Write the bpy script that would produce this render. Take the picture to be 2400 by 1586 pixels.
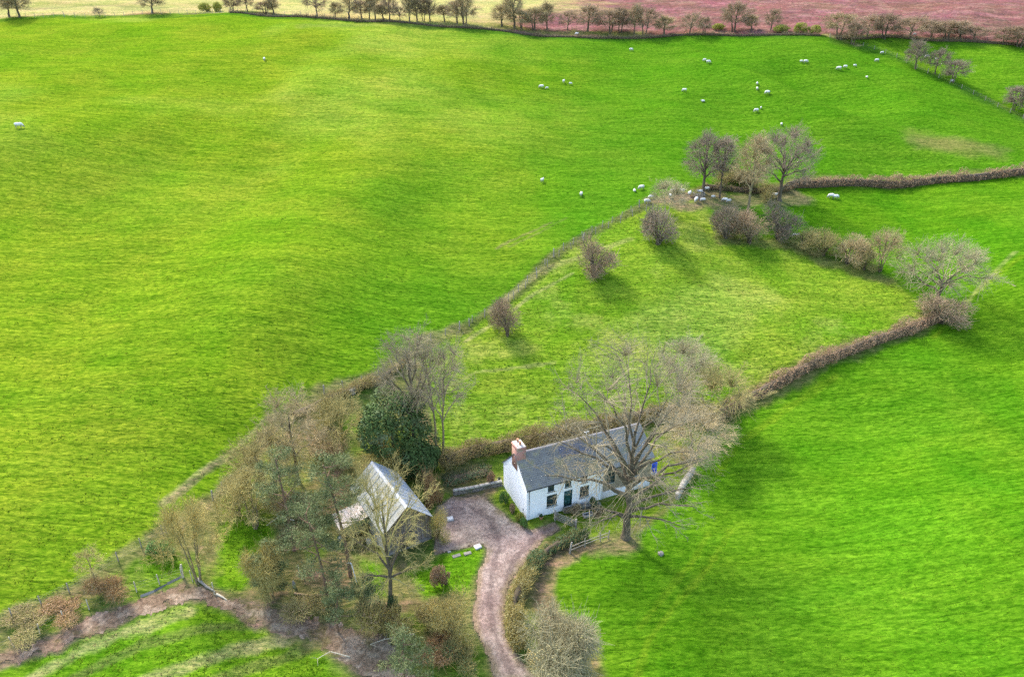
import bpy, math, random, time
import numpy as np
R=math.radians
scene=bpy.context.scene
for o in list(bpy.data.objects): bpy.data.objects.remove(o)
COL=scene.collection
# ---------------------------------------------------------------- camera
cam_data=bpy.data.cameras.new('camera'); cam=bpy.data.objects.new('camera',cam_data); COL.objects.link(cam)
cam.location=(0,0,53.1); cam.rotation_euler=(R(90-25.5),0,0)
cam_data.sensor_width=36.0; cam_data.lens=36.0*1650/2400; cam_data.clip_start=0.5; cam_data.clip_end=8000
scene.camera=cam
# ---------------------------------------------------------------- sky and sun
SUN_AZ=R(-40); SUN_EL=R(47)      # azimuth measured from +Y towards +X
w=bpy.data.worlds.new('World'); scene.world=w; w.use_nodes=True
nt=w.node_tree; nt.nodes.clear()
sky=nt.nodes.new('ShaderNodeTexSky'); sky.sky_type='NISHITA'; sky.sun_disc=False
sky.sun_elevation=SUN_EL; sky.sun_rotation=SUN_AZ; sky.altitude=300; sky.air_density=1.0; sky.dust_density=2.5; sky.ozone_density=1.0
bg=nt.nodes.new('ShaderNodeBackground'); bg.inputs['Strength'].default_value=0.15
wo=nt.nodes.new('ShaderNodeOutputWorld')
nt.links.new(sky.outputs[0],bg.inputs[0]); nt.links.new(bg.outputs[0],wo.inputs[0])
sd=bpy.data.lights.new('sun','SUN'); sd.energy=1.6; sd.angle=R(8.0); sd.color=(1.0,0.95,0.86)
so=bpy.data.objects.new('sun',sd); COL.objects.link(so); so.location=(-60,120,120)
from mathutils import Vector, Matrix
sdir=Vector((math.sin(SUN_AZ)*math.cos(SUN_EL),math.cos(SUN_AZ)*math.cos(SUN_EL),math.sin(SUN_EL)))
so.rotation_euler=(-sdir).to_track_quat('-Z','Y').to_euler()
vs=scene.view_settings; vs.view_transform='Standard'; vs.look='None'; vs.exposure=2.06; vs.gamma=1.0; vs.use_curve_mapping=False
scene.cycles.use_denoising=False; scene.cycles.sample_clamp_direct=6.0; scene.cycles.sample_clamp_indirect=1.5
scene.cycles.max_bounces=5; scene.cycles.diffuse_bounces=3; scene.cycles.glossy_bounces=2; scene.cycles.transmission_bounces=3
scene.cycles.caustics_reflective=False; scene.cycles.caustics_refractive=False
# ---------------------------------------------------------------- land form
CTRL=[(1.94, 63.41, 0.0), (16.86, 69.51, 0.0), (-1.02, 68.24, -0.1), (-13.77, 58.33, -0.5), (-8.91, 60.21, -0.4), (-19.09, 69.12, 0.3), (-0.79, 45.16, -3.0), (-9.76, 44.83, -2.6), (-3.02, 52.99, -1.2), (-19.49, 44.75, -2.5), (-32.66, 44.11, -1.7), (-45.52, 43.55, -1.0), (-48.67, 49.11, 0.6), (-33.46, 54.1, 0.0), (-39.94, 51.63, 0.2), (11.65, 59.65, -0.5), (23.07, 58.66, -0.8), (37.42, 55.0, -0.3), (11.7, 44.75, -2.5), (30.46, 43.71, -1.2), (44.68, 42.74, 0.0), (54.67, 59.87, 4.0), (70.79, 85.13, 5.5), (46.01, 80.53, 1.5), (29.18, 82.21, 1.8), (67.32, 101.79, 8.5), (87.51, 114.67, 14.0), (75.69, 105.22, 10.0), (-5.5, 76.02, 1.8), (12.37, 90.56, 6.0), (8.51, 79.44, 2.2), (20.69, 83.78, 2.2), (38.6, 95.6, 7.0), (32.56, 113.15, 13.0), (12.73, 109.65, 12.0), (-1.27, 95.0, 8.0), (50.7, 112.32, 11.0), (62.53, 114.41, 11.0), (-18.89, 85.45, 6.0), (-30.74, 77.2, 4.6), (-7.72, 96.64, 9.0), (7.32, 115.46, 14.5), (22.5, 130.14, 18.0), (-35.99, 65.84, 2.2), (-32.69, 69.1, 2.2), (-40.15, 57.09, 1.8), (-25.13, 67.13, 1.2), (-27.28, 57.78, 0.0), (-17.2, 52.8, -1.0), (37.63, 140.0, 18.82), (57.66, 143.0, 18.09), (82.04, 150.0, 18.21), (109.98, 152.0, 20.51), (-100.46, 148.0, 30.02), (-49.48, 135.0, 20.05), (-38.06, 97.0, 13.37), (-69.64, 125.0, 18.6), (-15.72, 127.0, 18.05), (-9.05, 152.0, 25.01), (9.7, 165.0, 27.37), (-66.52, 80.0, 8.37), (-54.79, 60.0, 3.89), (-47.57, 74.0, 5.68), (-80.47, 104.0, 14.12), (-141.72, 225.0, 44.16), (-58.32, 228.0, 45.2), (-6.47, 232.0, 43.88), (39.27, 234.0, 41.99), (84.16, 232.0, 43.28), (137.91, 228.0, 41.69), (152.15, 226.0, 40.97), (-67.08, 203.0, 39.23), (60.02, 212.0, 37.5), (43.07, 186.0, 30.36), (11.08, 193.0, 33.2), (91.18, 178.0, 29.16), (83.29, 190.0, 31.44), (68.87, 190.0, 32.48), (122.18, 203.0, 32.72), (132.99, 190.0, 26.69), (88.48, 166.0, 24.35), (112.66, 165.0, 23.57), (-115.45, 184.0, 36.62), (-186.82, 300.0, 53.99), (-83.3, 305.0, 54.0), (0.0, 310.0, 54.02), (101.6, 310.0, 54.02), (201.89, 308.0, 54.01), (0.0, 520.0, 78.0), (-450.0, 520.0, 75.0), (450.0, 520.0, 75.0), (0.0, 1200.0, 130.0), (-1500.0, 1500.0, 140.0), (1500.0, 1500.0, 140.0), (-500.0, 150.0, 40.0), (500.0, 150.0, 32.0), (-300.0, 0.0, 10.0), (300.0, 0.0, 5.0), (0.0, 0.0, -8.0), (0.0, -300.0, -25.0), (-900.0, 0.0, 35.0), (900.0, 0.0, 25.0), (-400.0, -300.0, 0.0), (400.0, -300.0, 0.0), (0.0, 3000.0, 180.0)]

_c=np.array(CTRL,float)
TS=100.0
def _tps(r2): return 0.5*r2*np.log(r2+1e-12)
def _fit():
    X=_c[:,:2]/TS; n=len(X)
    d=((X[:,None]-X[None])**2).sum(2)
    K=_tps(d)+np.eye(n)*0.0006
    Pm=np.c_[np.ones(n),X]
    A=np.block([[K,Pm],[Pm.T,np.zeros((3,3))]])
    return np.linalg.solve(A,np.r_[_c[:,2],np.zeros(3)])
_w=_fit()
# level building plots: centre x, y, rotation, half length, half depth, level, falloff
PADS=[(1.64+8.2*.921-3.4*.39, 63.33+8.2*.39+3.4*.921, math.radians(22.94), 8.6, 3.9, 0.0, 3.5),
      (-13.5+2.75*.845-4.6*.534, 57.94+2.75*.534+4.6*.845, math.radians(32.31), 3.3, 5.2, -0.5, 3.0)]
# a hollow and a low spur on the far slope
SPUR=[([(75.7,204.8),(85.2,186.6),(95.2,172.7)],-2.8,9.0),([(54.2,212.6),(66.9,194.5),(78.7,177.4),(90.7,166.7)],1.6,6.0),
      ([(13.5, 179.6), (4.3, 143.3), (-3.0, 118.7), (-10.7, 102.3)],-1.7,15.0),([(-41.7, 192.2), (-35.6, 140.0), (-33.6, 104.5), (-37.1, 84.7)],1.1,17.0)]
def hz(x,y):
    x=np.asarray(x,float); y=np.asarray(y,float)
    sh=np.broadcast(x,y).shape
    xf=np.broadcast_to(x,sh).ravel(); yf=np.broadcast_to(y,sh).ravel()
    out=np.empty(xf.size)
    n=len(_c)
    for i in range(0,xf.size,20000):
        a=xf[i:i+20000]/TS; b=yf[i:i+20000]/TS
        r2=(a[:,None]-_c[None,:,0]/TS)**2+(b[:,None]-_c[None,:,1]/TS)**2
        out[i:i+20000]=_tps(r2)@_w[:n]+_w[n]+_w[n+1]*a+_w[n+2]*b
    for pts,amp,wd in SPUR:
        d=np.full(xf.shape,1e9)
        for (ax,ay),(bx,by) in zip(pts[:-1],pts[1:]):
            ex,ey=bx-ax,by-ay; t=np.clip(((xf-ax)*ex+(yf-ay)*ey)/(ex*ex+ey*ey),0,1)
            d=np.minimum(d,np.hypot(xf-ax-t*ex,yf-ay-t*ey))
        out=out+amp*np.exp(-(d/wd)**2)
    und=.42*np.sin(xf*.155+.06*yf+1.0)*np.sin(yf*.11-.05*xf+.4)+.30*np.sin(xf*.083-.12*yf+2.0)+.16*np.sin(xf*.33+yf*.21)*np.sin(yf*.29)
    out=out+und*np.clip((yf-40)/30,0,1)*np.clip((330-yf)/60,0,1)
    for cx,cy,th,hl,hw,zz,fo in PADS:
        ct,st=math.cos(th),math.sin(th)
        lu=np.abs((xf-cx)*ct+(yf-cy)*st)-hl; lv=np.abs(-(xf-cx)*st+(yf-cy)*ct)-hw
        d=np.hypot(np.maximum(lu,0),np.maximum(lv,0))
        k=np.clip(1-d/fo,0,1); k=k*k*(3-2*k)
        out=out*(1-k)+zz*k
    return out.reshape(sh) if sh else float(out[0])

# ---------------------------------------------------------------- noise (numpy)
def _hash(ix,iy,seed):
    n=(ix.astype(np.int64)*374761393+iy.astype(np.int64)*668265263+seed*982451653)&0xffffffff
    n=((n^(n>>13))*1274126177)&0xffffffff
    return ((n^(n>>16))&0xffff)/65535.0
def vnoise(x,y,seed=0):
    ix=np.floor(x); iy=np.floor(y); fx=x-ix; fy=y-iy
    fx=fx*fx*(3-2*fx); fy=fy*fy*(3-2*fy)
    a=_hash(ix,iy,seed); b=_hash(ix+1,iy,seed); c=_hash(ix,iy+1,seed); d=_hash(ix+1,iy+1,seed)
    return a*(1-fx)*(1-fy)+b*fx*(1-fy)+c*(1-fx)*fy+d*fx*fy
def fbm(x,y,seed=0,octs=3,rough=0.5):
    s=0;a=1;t=0
    for k in range(octs):
        s=s+a*vnoise(x*2**k+17.3*k,y*2**k-9.1*k,seed+k); t+=a; a*=rough
    return s/t
def in_poly(x,y,poly):
    r=np.zeros(x.shape,bool); n=len(poly)
    for i in range(n):
        x0,y0=poly[i]; x1,y1=poly[(i+1)%n]
        if y0==y1: continue
        cnd=((y0>y)!=(y1>y))&(x<(x1-x0)*(y-y0)/(y1-y0)+x0)
        r^=cnd
    return r
def line_dist(x,y,pts,closed=False):
    d=np.full(x.shape,1e9); n=len(pts)
    for i in range(n if closed else n-1):
        ax,ay=pts[i]; bx,by=pts[(i+1)%n]
        ex,ey=bx-ax,by-ay; L=ex*ex+ey*ey+1e-9
        t=np.clip(((x-ax)*ex+(y-ay)*ey)/L,0,1)
        d=np.minimum(d,np.hypot(x-ax-t*ex,y-ay-t*ey))
    return d
def poly_sd(x,y,poly,reach=15.0):
    """signed distance, positive inside; only accurate near the outline"""
    P_=np.array(poly); out=np.full(x.shape,-1e3)
    m=(x>P_[:,0].min()-reach)&(x<P_[:,0].max()+reach)&(y>P_[:,1].min()-reach)&(y<P_[:,1].max()+reach)
    if m.any():
        xs,ys=x[m],y[m]; d=line_dist(xs,ys,poly,True); out[m]=np.where(in_poly(xs,ys,poly),d,-d)
    return out
def sstep(a,b,v):
    t=np.clip((v-a)/(b-a),0,1); return t*t*(3-2*t)
def walk(pts,step):
    """points every `step` metres along a polyline"""
    out=[];carry=0.0
    for (ax,ay),(bx,by) in zip(pts[:-1],pts[1:]):
        L=math.hypot(bx-ax,by-ay); t=carry
        while t<L:
            out.append((ax+(bx-ax)*t/L,ay+(by-ay)*t/L,math.atan2(by-ay,bx-ax))); t+=step
        carry=t-L
    return out
# ---------------------------------------------------------------- materials
def nd(nt,typ,**kw):
    n=nt.nodes.new(typ)
    for k,v in kw.items():
        if k in n.inputs: n.inputs[k].default_value=v
        else: setattr(n,k,v)
    return n
def mat(name,base,alt=None,scale=3.0,rough=0.85,bump=0.0,bump_scale=None,alt2=None,scale2=0.4,amt=1.0,random_tint=0.0,metal=0.0,trans=0.0,stretch=None,spec=0.3):
    m=bpy.data.materials.new(name); m.use_nodes=True; nt=m.node_tree; nt.nodes.clear()
    out=nd(nt,'ShaderNodeOutputMaterial'); b=nd(nt,'ShaderNodeBsdfPrincipled'); nt.links.new(b.outputs[0],out.inputs[0])
    b.inputs['Roughness'].default_value=rough; b.inputs['Metallic'].default_value=metal; b.inputs['Specular IOR Level'].default_value=spec
    tc=nd(nt,'ShaderNodeTexCoord'); vec=tc.outputs['Object']
    if stretch:
        mp=nd(nt,'ShaderNodeMapping'); mp.inputs['Scale'].default_value=stretch; nt.links.new(vec,mp.inputs[0]); vec=mp.outputs[0]
    col=None
    def noise(sc,det=4):
        n=nd(nt,'ShaderNodeTexNoise'); n.inputs['Scale'].default_value=sc; n.inputs['Detail'].default_value=det; nt.links.new(vec,n.inputs['Vector']); return n
    def mix(a,bcol,fac_socket,lo,hi):
        mr=nd(nt,'ShaderNodeMapRange'); mr.inputs['From Min'].default_value=lo; mr.inputs['From Max'].default_value=hi; nt.links.new(fac_socket,mr.inputs[0])
        mx=nd(nt,'ShaderNodeMix'); mx.data_type='RGBA'
        nt.links.new(mr.outputs[0],mx.inputs['Factor'])
        if isinstance(a,tuple): mx.inputs[6].default_value=(*a,1)
        else: nt.links.new(a,mx.inputs[6])
        mx.inputs[7].default_value=(*bcol,1); return mx.outputs[2]
    cur=base
    if alt: cur=mix(cur,alt,noise(scale).outputs[0],0.5-0.22/amt,0.5+0.22/amt)
    if alt2: cur=mix(cur,alt2,noise(scale2,3).outputs[0],0.52,0.7)
    if random_tint>0:
        oi=nd(nt,'ShaderNodeObjectInfo'); hs=nd(nt,'ShaderNodeHueSaturation')
        mr=nd(nt,'ShaderNodeMapRange'); mr.inputs['To Min'].default_value=1-random_tint; mr.inputs['To Max'].default_value=1+random_tint
        nt.links.new(oi.outputs['Random'],mr.inputs[0]); nt.links.new(mr.outputs[0],hs.inputs['Value'])
        if isinstance(cur,tuple): hs.inputs['Color'].default_value=(*cur,1)
        else: nt.links.new(cur,hs.inputs['Color'])
        cur=hs.outputs[0]
    if isinstance(cur,tuple): b.inputs['Base Color'].default_value=(*cur,1)
    else: nt.links.new(cur,b.inputs['Base Color'])
    if bump>0:
        bp=nd(nt,'ShaderNodeBump'); bp.inputs['Strength'].default_value=bump; bp.inputs['Distance'].default_value=0.05
        nt.links.new(noise(bump_scale or scale*2,5).outputs[0],bp.inputs['Height']); nt.links.new(bp.outputs[0],b.inputs['Normal'])
    if trans>0:
        tr=nd(nt,'ShaderNodeBsdfTranslucent'); ms=nd(nt,'ShaderNodeMixShader'); ms.inputs[0].default_value=trans
        if isinstance(cur,tuple): tr.inputs[0].default_value=(*cur,1)
        else: nt.links.new(cur,tr.inputs[0])
        nt.links.new(b.outputs[0],ms.inputs[1]); nt.links.new(tr.outputs[0],ms.inputs[2]); nt.links.new(ms.outputs[0],out.inputs[0])
    return m
# ---------------------------------------------------------------- mesh helpers
def make_mesh(name,V,groups,smooth=False):
    """groups: list of (faces array MxK, material index)"""
    me=bpy.data.meshes.new(name); V=np.ascontiguousarray(V,np.float32)
    me.vertices.add(len(V)); me.vertices.foreach_set('co',V.ravel())
    loops=[];starts=[];tot=[];mi=[];s=0
    for Fa,k in groups:
        Fa=np.asarray(Fa,np.int32)
        if Fa.size==0: continue
        n,m=Fa.shape; loops.append(Fa.ravel()); starts.append(s+np.arange(n)*m); tot.append(np.full(n,m)); mi.append(np.full(n,k)); s+=n*m
    loops=np.concatenate(loops).astype(np.int32); starts=np.concatenate(starts).astype(np.int32); tot=np.concatenate(tot).astype(np.int32); mi=np.concatenate(mi).astype(np.int32)
    me.loops.add(len(loops)); me.loops.foreach_set('vertex_index',loops)
    me.polygons.add(len(starts)); me.polygons.foreach_set('loop_start',starts); me.polygons.foreach_set('loop_total',tot); me.polygons.foreach_set('material_index',mi)
    if smooth: me.polygons.foreach_set('use_smooth',np.ones(len(starts),bool))
    me.update(calc_edges=True); me.validate()
    return me
def link(name,me,mats,parent=None,loc=None,rot=None,scale=None):
    if me is not None:
        if not isinstance(mats,(list,tuple)): mats=[mats]
        if len(me.materials)==0:
            for m in mats: me.materials.append(m)
    o=bpy.data.objects.new(name,me); COL.objects.link(o)
    if parent is not None: o.parent=parent
    if loc is not None: o.location=loc
    if rot is not None: o.rotation_euler=rot
    if scale is not None: o.scale=scale if not isinstance(scale,(int,float)) else (scale,)*3
    return o
def tag(o,label,cat,group=None,kind=None):
    if label: o['label']=label
    if cat: o['category']=cat
    if group: o['group']=group
    if kind: o['kind']=kind
    return o
def thing(name,label,cat,loc=(0,0,0),rz=0.0,group=None,scale=None):
    o=link(name,None,None,None,loc,(0,0,rz),scale); return tag(o,label,cat,group)
def gxyz(p,dz=0.0): return (p[0],p[1],float(hz(p[0],p[1]))+dz)
class MB:
    def __init__(s): s.V=[];s.Q=[];s.T=[];s.n=0
    def add(s,V,Q=(),T=()):
        V=np.asarray(V,float); s.V.append(V)
        if len(Q): s.Q.append(np.asarray(Q)+s.n)
        if len(T): s.T.append(np.asarray(T)+s.n)
        s.n+=len(V); return s
    def box(s,x0,x1,y0,y1,z0,z1,M=None):
        V=np.array([(x,y,z) for z in (z0,z1) for y in (y0,y1) for x in (x0,x1)],float)
        if M is not None: V=np.array([M@Vector(v) for v in V])
        return s.add(V,[(0,2,3,1),(4,5,7,6),(0,1,5,4),(1,3,7,5),(3,2,6,7),(2,0,4,6)])
    def obox(s,c,size,rot=(0,0,0)):
        from mathutils import Euler
        M=Matrix.Translation(c)@Euler(rot).to_matrix().to_4x4(); a,b,d=[v/2 for v in size]
        return s.box(-a,a,-b,b,-d,d,M)
    def quad(s,*p): return s.add(p,[(0,1,2,3)])
    def tube(s,pts,rad,sides=6,cap=True):
        V,Q=tubes([(pts,rad)],sides); s.add(V,Q)
        if cap:
            n=len(pts); e=(n-1)*sides
            V2=[V[e+i] for i in range(sides)]+[np.asarray(pts[-1],float)]
            s.add(V2,(),[(i,(i+1)%sides,sides) for i in range(sides)])
        return s
    def mesh(s,name,smooth=False):
        g=[]
        if s.Q: g.append((np.concatenate(s.Q),0))
        if s.T: g.append((np.concatenate(s.T),0))
        return make_mesh(name,np.concatenate(s.V),g,smooth)
    def build(s,name,m,parent=None,smooth=False,**kw): return link(name,s.mesh(name,smooth),m,parent,**kw)
def tubes(polys,sides):
    """polys: list of (points, radii); vectorised by point count"""
    by={}
    for p,r in polys: by.setdefault(len(p),[]).append((p,r))
    Vs=[];Qs=[];base=0
    ang=np.arange(sides)*2*math.pi/sides
    for n,L in by.items():
        Pn=np.array([a for a,_ in L],float); Rn=np.array([b for _,b in L],float); M=len(L)
        T=np.gradient(Pn,axis=1); T/=np.linalg.norm(T,axis=2,keepdims=True)+1e-9
        ref=np.where(np.abs(T[:,:1,2:3])>0.9,np.array([1.,0,0]),np.array([0,0,1.])); ref=np.broadcast_to(ref,T.shape)
        A=np.cross(T,ref); A/=np.linalg.norm(A,axis=2,keepdims=True)+1e-9; B=np.cross(T,A)
        ring=Pn[:,:,None,:]+Rn[:,:,None,None]*(np.cos(ang)[None,None,:,None]*A[:,:,None,:]+np.sin(ang)[None,None,:,None]*B[:,:,None,:])
        Vs.append(ring.reshape(-1,3))
        i=np.arange(M)[:,None,None]*n*sides; j=np.arange(n-1)[None,:,None]*sides; k=np.arange(sides)[None,None,:]; k2=(k+1)%sides
        q=np.stack([i+j+k,i+j+k2,i+j+sides+k2,i+j+sides+k],-1).reshape(-1,4)+base
        Qs.append(q); base+=M*n*sides
    return np.concatenate(Vs),np.concatenate(Qs)
# ---------------------------------------------------------------- ground cover zones (world metres)
LEFT_FIELD=[(-54.85, 43.85),(-48.41, 48.63),(-44.75, 51.44),(-42.42, 53.84),(-39.24, 57.87),(-36.45, 62.01),(-32.28, 69.54),(-30.52, 76.66),(-25.19, 82.12),(-18.89, 85.53),(-12.62, 93.89),(-7.82, 97.88),(0.00, 105.84),(7.37, 116.13),(13.85, 123.00),(22.56, 130.54),(29.98, 136.13),(37.99, 141.84),(62.81, 147.89),(87.25, 151.53),(111.03, 153.53),(139.35, 160.21),(149.16, 173.70),(131.34, 187.36),(121.16, 203.33),(111.42, 219.70),(102.39, 228.80),(95.36, 234.41),(66.86, 240.01),(26.45, 237.00),(-6.65, 239.48),(-34.76, 241.74),(-63.87, 251.68),(-93.31, 260.95),(-138.32, 261.41),(-166.08, 250.62),(-198.68, 247.77)]
FAR_FIELD=[(102.53, 229.16),(111.63, 220.22),(121.67, 204.35),(132.08, 188.60),(149.16, 173.70),(184.61, 226.60),(153.35, 228.00),(140.17, 232.24),(123.66, 233.25),(97.09, 233.75)]
PADDOCK=[(-13.36, 91.93),(-7.80, 97.42),(0.00, 105.25),(7.34, 115.51),(13.78, 122.11),(22.42, 129.55),(36.45, 134.90),(37.72, 122.37),(50.22, 122.41),(63.71, 112.12),(66.84, 103.57),(47.35, 92.96),(29.80, 84.72),(21.22, 83.50),(5.63, 78.50),(-4.43, 76.61),(-8.73, 74.93),(-10.95, 81.66)]
RIGHT_FIELD=[(36.54, 135.30),(62.23, 146.13),(86.45, 149.74),(109.88, 151.54),(146.31, 156.88),(94.66, 80.36),(57.50, 37.16),(8.85, 40.52),(8.17, 48.42),(3.24, 52.99),(3.36, 56.29),(5.94, 58.02),(11.57, 59.14),(17.69, 64.45),(21.30, 69.82),(24.98, 76.54),(29.20, 82.15),(47.04, 92.09),(66.94, 100.99),(64.39, 112.04),(51.02, 122.47),(39.10, 124.80)]
LOW_FIELD=[(-52.04, 39.74),(-46.03, 44.43),(-42.95, 45.66),(-39.42, 47.84),(-36.11, 50.21),(-32.62, 51.80),(-28.62, 51.17),(-24.82, 49.69),(-21.93, 48.12),(-17.55, 46.56),(-13.29, 40.56)]
GRASS_PATCHES=[[(-33.94, 64.81),(-31.11, 66.49),(-26.35, 60.92),(-26.13, 56.20),(-27.64, 53.31),(-29.94, 53.74),(-31.41, 59.30)],
 [(-16.92, 58.12),(-13.56, 57.05),(-12.70, 52.96),(-15.58, 53.41)],
 [(-7.12, 58.50),(-5.11, 59.47),(-3.16, 59.34),(-3.66, 55.96),(-4.34, 53.63),(-8.60, 52.80),(-11.11, 55.62)],
 [(-38.70, 56.54),(-36.68, 59.06),(-34.12, 55.75),(-36.42, 53.99)]]
GARDEN_LAWN=[(-2.15, 68.16),(-1.10, 65.64),(1.83, 62.68),(4.86, 63.56),(6.19, 61.63),(11.33, 60.90),(17.87, 65.43),(22.28, 72.35),(18.59, 75.13),(15.43, 68.68),(4.88, 63.85),(1.95, 63.70),(-1.02, 68.03)]
DRIVE=[(-1.48, 44.55),(-2.68, 47.76),(-3.78, 49.77),(-3.94, 51.54),(-3.53, 56.01),(-2.77, 58.84),(-3.26, 59.73),(-6.96, 58.68),(-8.35, 58.28),(-8.90, 62.40),(-8.95, 66.43),(-7.28, 68.16),(-3.39, 68.37),(-1.39, 65.42),(0.15, 63.40),(2.05, 61.88),(4.94, 63.20),(5.64, 61.94),(3.67, 60.60),(2.34, 58.52),(0.85, 56.53),(-0.61, 53.44),(-0.76, 51.27),(-0.37, 48.81),(1.08, 46.52),(2.65, 44.51)]
MUD=[(-48.16, 44.27),(-46.71, 45.62),(-43.15, 47.52),(-40.99, 49.45),(-36.81, 51.86),(-33.48, 54.04),(-29.22, 52.91),(-23.67, 51.44),(-18.32, 50.15),(-12.28, 48.67),(-8.35, 44.33),(-12.79, 44.24),(-17.81, 47.79),(-22.45, 48.53),(-26.70, 50.42),(-30.62, 52.07),(-32.62, 51.80),(-36.15, 50.30),(-39.46, 47.92),(-42.97, 45.70),(-45.95, 44.28),(-47.51, 43.18)]
C_LEFT=(.142,.206,.012); C_RIGHT=(.072,.165,.007); C_PAD=(.140,.215,.018); C_FAR=(.09,.19,.010)
C_TAN=(.36,.30,.13); C_HEATH=(.19,.082,.08); C_WOOD=(.145,.135,.05); C_LITTER=(.20,.13,.085); C_LAWN=(.115,.165,.015); C_PATCH=(.105,.205,.010)
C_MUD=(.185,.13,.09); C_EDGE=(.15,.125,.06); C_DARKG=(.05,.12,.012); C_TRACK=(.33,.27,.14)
# worn lines, sheep tracks, banks: (points, half width, colour, strength)
STROKES=[
 ([(-39.17, 63.18),(-36.70, 68.11),(-33.62, 72.54),(-31.52, 76.44),(-29.95, 78.72)],.3,C_TRACK,.6),
 ([(-38.49, 63.81),(-35.59, 69.18),(-32.42, 72.79),(-29.82, 75.91)],.35,C_MUD,.65),
 ([(-48.19, 48.24),(-44.60, 51.15),(-42.30, 53.58),(-39.08, 57.48),(-36.35, 61.74),(-32.14, 69.06),(-30.45, 76.37)],1.0,C_EDGE,.8),
 ([(-30.52, 76.66),(-25.16, 82.00),(-18.85, 85.25),(-12.58, 93.52),(-7.79, 97.33)],1.3,C_EDGE,.8),
 ([(-7.79, 97.33),(0.00, 105.25),(7.32, 115.15),(13.76, 121.97),(22.38, 129.23),(27.91, 133.68)],1.0,(.085,.095,.03),.85),
 ([(-2.98, 117.70),(2.31, 122.53),(7.50, 126.79)],.30,C_EDGE,.55),
 ([(-0.37, 118.48),(5.42, 123.59),(10.36, 128.40)],.25,C_EDGE,.35),
 ([(-3.36, 101.91),(4.29, 111.09),(12.46, 115.23),(21.13, 119.93)],.5,C_TRACK,.35),
 ([(-7.01, 94.75),(3.45, 105.79),(9.98, 110.81)],.3,C_TRACK,.45),
 ([(-11.63, 82.95),(-4.89, 88.94),(6.22, 91.04)],.3,C_TRACK,.3),
 ([(24.54, 62.29),(20.84, 57.00),(16.77, 52.62),(13.05, 48.31),(11.23, 44.20)],.35,C_LEFT,.35),
 ([(22.03, 61.91),(19.12, 57.47),(15.66, 53.61),(12.44, 49.66)],.35,C_LEFT,.3),
 ([(86.78, 113.71),(80.77, 110.18),(71.58, 103.66),(64.46, 97.05)],.4,C_LEFT,.5),
 ([(86.40, 115.44),(75.74, 106.87),(67.65, 99.71)],.3,C_TRACK,.3),
 ([(46.58, 88.99),(37.71, 83.52),(30.58, 78.55),(25.52, 71.92)],.5,C_LEFT,.35),
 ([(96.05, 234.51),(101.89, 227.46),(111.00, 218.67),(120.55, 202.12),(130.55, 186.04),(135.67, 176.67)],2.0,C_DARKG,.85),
 ([(96.42, 235.52),(100.71, 229.44),(103.03, 227.10)],1.0,C_TRACK,.7),
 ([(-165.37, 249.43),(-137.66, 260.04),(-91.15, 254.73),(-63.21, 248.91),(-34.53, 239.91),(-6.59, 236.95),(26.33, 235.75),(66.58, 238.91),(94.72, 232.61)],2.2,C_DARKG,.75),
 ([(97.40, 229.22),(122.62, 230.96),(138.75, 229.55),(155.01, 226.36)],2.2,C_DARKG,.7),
 ([(-43.09, 43.16),(-39.57, 46.54),(-35.65, 49.15),(-31.85, 50.88)],.7,C_TRACK,.6),
 ([(-39.84, 43.32),(-34.77, 47.15),(-29.57, 49.20),(-24.77, 49.52)],.5,C_EDGE,.45),
 ([(-33.19, 43.56),(-28.41, 46.00),(-25.65, 47.14),(-21.93, 48.12)],.7,C_TRACK,.55),
 ([(-27.64, 43.83),(-23.60, 45.59),(-20.02, 46.92)],.5,C_EDGE,.4),
 ([(29.55, 133.65),(36.83, 136.57),(47.39, 137.79),(57.78, 140.71)],2.6,C_MUD,.75),
 ([(31.58, 131.31),(37.03, 133.70),(41.09, 133.12)],1.6,C_MUD,.7),
 ([(37.72, 122.37),(50.14, 122.16),(63.47, 111.55)],1.6,C_WOOD,.8),
 ([(4.59, 58.31),(8.35, 59.34),(12.61, 59.90)],1.4,C_LITTER,.85),
 ([(4.05, 56.58),(3.02, 52.99),(3.78, 50.69)],.9,C_LITTER,.7),
 ([(93.09, 165.47),(103.10, 165.60),(109.65, 163.01)],3.0,C_WOOD,.45),
 ([(29.55, 83.64),(47.26, 92.70),(66.30, 101.03)],1.5,C_WOOD,.8),
 ([(58.99, 147.31),(86.92, 150.80),(110.48, 152.57)],1.8,C_WOOD,.8),
 ([(-192.92, 293.96),(-139.87, 283.70),(-95.74, 291.58)],3.5,(.22,.21,.07),.6),
 ([(-180.97, 274.78),(-155.49, 283.71),(-123.45, 274.44)],2.0,(.17,.15,.08),.5),
 ([(-62.38, 234.57),(-6.81, 245.97),(40.28, 241.03)],3.0,(.16,.20,.04),.6),
]
BARE=[([(94.51, 174.80),(100.23, 169.68),(109.24, 164.07),(109.34, 158.91),(98.82, 160.77),(91.95, 165.18)],(.17,.15,.05),.55),
      ([(-22.79, 56.21),(-16.67, 56.89),(-15.15, 53.42),(-21.51, 52.91)],C_LITTER,.85),
      ([(18.80, 101.83),(36.07, 112.19),(45.14, 106.20),(31.79, 93.68),(17.04, 87.82),(9.34, 91.20)],(.24,.28,.06),.45)]
TOPLINE=[(-216.66, 244.52),(-200.46, 250.12),(-166.85, 251.90),(-138.98, 262.78),(-95.77, 267.94),(-64.32, 253.56),(-34.89, 242.79),(-6.69, 240.95),(26.53, 237.83),(67.17, 241.23),(95.72, 235.42),(123.98, 233.96),(140.41, 232.68),(153.73, 228.68),(185.22, 227.46),(206.30, 229.38)]
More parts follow.
